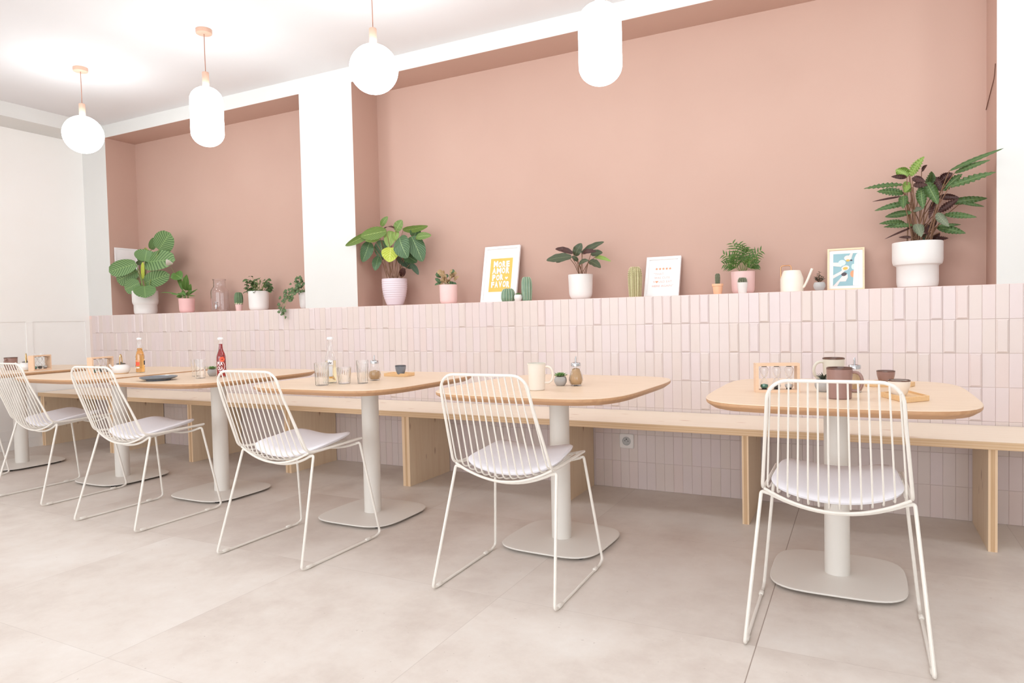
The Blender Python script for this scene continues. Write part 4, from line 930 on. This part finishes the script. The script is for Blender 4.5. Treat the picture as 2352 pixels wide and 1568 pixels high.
timer(-5.235,2.805,R(109),'three glass sand timer box on the far left table')
# white teapots with gold hoop handle
def teapot(x,y,label,rz):
    t=T('teapot',x,y,label,'teapot','white teapots with gold hoop handles',rz)
    m=MB(); m.lathe([(0,0),(.034,0),(.040,.004),(.0495,.018),(.0515,.030),(.048,.044),(.036,.055),(.024,.060),(0,.061)],n=44); m.build('pot_body',MAT['ceramic_white'],t)
    m=MB(); m.lathe([(.0335,.0),(.0405,.0012),(.0422,.005),(.041,.0055),(.034,.0016)],n=44); m.build('base_band',MAT['tray_wood'],t)
    m=MB(); m.lathe([(.026,.0595),(.0265,.064),(.019,.067),(.006,.069),(.005,.074),(0,.076)],n=32); m.build('lid',MAT['steel_grey'],t)
    m=MB(); m.tube([(.040,0,.034),(.055,0,.044),(.064,0,.062)],[.009,.0062,.0045],12); m.build('spout',MAT['ceramic_white'],t)
    m=MB(); q=[(.030*math.cos(PI*k/16),0,.060+.062*math.sin(PI*k/16)) for k in range(17)]; m.tube(q,.0033,8); m.xform(Matrix.Rotation(R(82),4,'Z')); m.build('handle',MAT['gold'],t)
teapot(-4.195,2.728,'white squat teapot with gold handle beside the orange bottle',R(232))
teapot(-5.300,2.750,'white squat teapot with gold handle next to the far left sand timer',R(245))
# bottles
def cyl_text(mb,txt,a0,z0,warc,h,r,mi=0,bold=.03,rz=0):
    s0=len(mb.v); text_mb(mb,txt,-warc/2,z0,warc,h,0,mi,bold=bold)
    for i in range(s0,len(mb.v)):
        x_,y_,z_=mb.v[i]; a=a0+x_/r; mb.v[i]=(r*math.sin(a),-r*math.cos(a),z_)
def bottle(x,y,label,juice,fill,face,kind):
    t=T('drink_bottle',x,y,label,'bottle','glass drink bottles')
    out=[(0,0),(.025,0),(.0275,.003),(.028,.008),(.028,.105),(.0275,.115),(.024,.130),(.0175,.146),(.0145,.158),(.0128,.175),(.0122,.205),(.0136,.208),(.0136,.214),(.0125,.216),(.0125,.220)]
    m=MB(); m.lathe(shell(out,.0022),n=48); m.build('glass_body',MAT['glass'],t)
    ins=[(0,.0045)]+[(r-.0026,max(z,.0045)) for r,z in out[2:] if z<fill]
    rl=ins[-1][0]; ins+=[(rl*.99,fill),(0,fill)]
    m=MB(); m.lathe(ins,n=40); m.build('drink',MAT[juice],t)
    m=MB(); m.lathe([(.0155,.2135),(.0158,.2155),(.0148,.2215),(.0125,.2245),(0,.2255)],n=21*2,flute=(21,.02)); cp=m.build('crown_cap',MAT['mat_white'],t)
    rl=.0283
    if kind=='red':
        m=MB(); cyl_text(m,'PLA',face-.25,.066,.030,.022,rl); cyl_text(m,'OLA',face-.25,.040,.030,.022,rl)
        for q in range(24):   # sweep of white brush ring
            a=face-.25+.020/rl*1.05*math.cos(-1.3+q*2.6/24); 
        n0=len(m.v); K=20
        for q in range(K+1):
            th=-1.9+2.9*q/K; 
            for rr in (.0235,.0265):
                x_=rr*math.cos(th); z_=.062+rr*1.15*math.sin(th); a=face-.25+x_/rl; m.v.append((rl*math.sin(a),-rl*math.cos(a),z_))
        for q in range(K): m.face((n0+2*q,n0+2*q+1,n0+2*q+3,n0+2*q+2),0,None,False)
        m.build('lettering',MAT['mat_white'],t)
        m=MB(); n0=0
        for pet in range(6):
            ca=pet*PI/3; cx_=.012+.0095*math.cos(ca); cz_=.101+.0095*math.sin(ca); b=len(m.v)
            for q in range(10):
                an=2*PI*q/10; x_=cx_+.0062*math.cos(an); z_=cz_+.0062*math.sin(an); a=face-.25+x_/rl; m.v.append((rl*math.sin(a)*1.002,-rl*math.cos(a)*1.002,z_))
            m.face(list(range(b,b+10)),0,None,False)
        m.build('flower_mark',MAT['red_orange'],t)
    else:
        lc={'orange':('red_orange','peach'),'pale':('yellow','mat_white')}[kind]
        def patch(nm,a0,a1,z0,z1,mat):
            m=MB(); K=10
            for q in range(K+1):
                a=a0+(a1-a0)*q/K; m.v+=[(rl*math.sin(a),-rl*math.cos(a),z0),(rl*math.sin(a),-rl*math.cos(a),z1)]
            for q in range(K): m.face((2*q,2*q+2,2*q+3,2*q+1),0,None,True)
            m.build(nm,MAT[mat],t)
        if kind=='orange':
            patch('label_patch',face-1.1,face-.15,.045,.070,'red_orange'); patch('label_patch',face-1.1,face-.15,.073,.082,'ink_orange'); patch('label_patch',face-1.0,face-.2,.030,.037,'mat_white'); patch('label_patch',face+.75,face+1.25,.050,.078,'ink_dark')
        else:
            patch('label_patch',face-.55,face+.35,.088,.112,'mat_white'); patch('label_patch',face-.35,face+.25,.030,.084,'mat_white'); patch('label_patch',face-.35,face+.25,.024,.034,'yellow')
            m=MB(); cyl_text(m,'iv',face-.1,.094,.014,.012,rl*1.004); m.build('lettering',MAT['ink_dark'],t)
bottle(-4.137,2.819,'bottle of orange drink with white cap and coral label','juice_orange',.158,R(56),'orange')
bottle(-3.247,2.703,'bottle of dark red drink with white and coral lettering','juice_red',.188,R(50),'red')
bottle(-2.319,2.574,'bottle of pale drink with yellow and white label among ribbed glasses','juice_pale',.11,R(42),'pale')
# plate
t=T('plate',-3.440,2.448,'flat slate grey plate lying on the table with the red bottle','plate')
m=MB(); m.lathe([(0,.006),(.055,.006),(.056,0),(.061,0),(.063,.006),(.084,.010),(.094,.016),(.0955,.020),(.093,.0215),(.085,.017),(.066,.0125),(0,.0115)],n=64); m.build('plate_body',MAT['slate'],t)
# glasses
def tumbler(x,y,label,r,h,flutes,taper=.85,group='drinking glasses on the tables'):
    t=T('drinking_glass',x,y,label,'glass',group)
    out=[(0,0),(r*taper-.002,0),(r*taper,.002)]+[(r*(taper+(1-taper)*k/10),.002+(h-.003)*k/10) for k in range(1,11)]
    m=MB()
    if flutes: m.lathe(shell(out,.0022),n=flutes*6,flute=(flutes,.022,lambda v: 1 if v<.47 else 0))
    else: m.lathe(shell(out,.0020),n=48)
    m.build('glass_body',MAT['glass'],t); return t
tumbler(-2.276,2.462,'tall ribbed drinking glass left of the pale drink bottle',.034,.108,24,.86)
tumbler(-2.224,2.559,'low ribbed drinking glass right in front of the pale drink bottle',.034,.080,22,.80)
tumbler(-2.142,2.596,'tall ribbed drinking glass beside the sugar dispenser',.029,.112,24,.84)
tumbler(-3.456,2.700,'plain clear drinking glass behind the slate plate, left one',.027,.100,0,.84)
tumbler(-3.308,2.610,'plain clear drinking glass between slate plate and succulent',.031,.105,0,.84)
tumbler(-5.640,2.700,'plain clear drinking glass at the left edge of the far left table',.040,.115,0,.85)
tumbler(-5.420,2.900,'plain clear drinking glass behind the far left sand timer',.036,.115,0,.85)
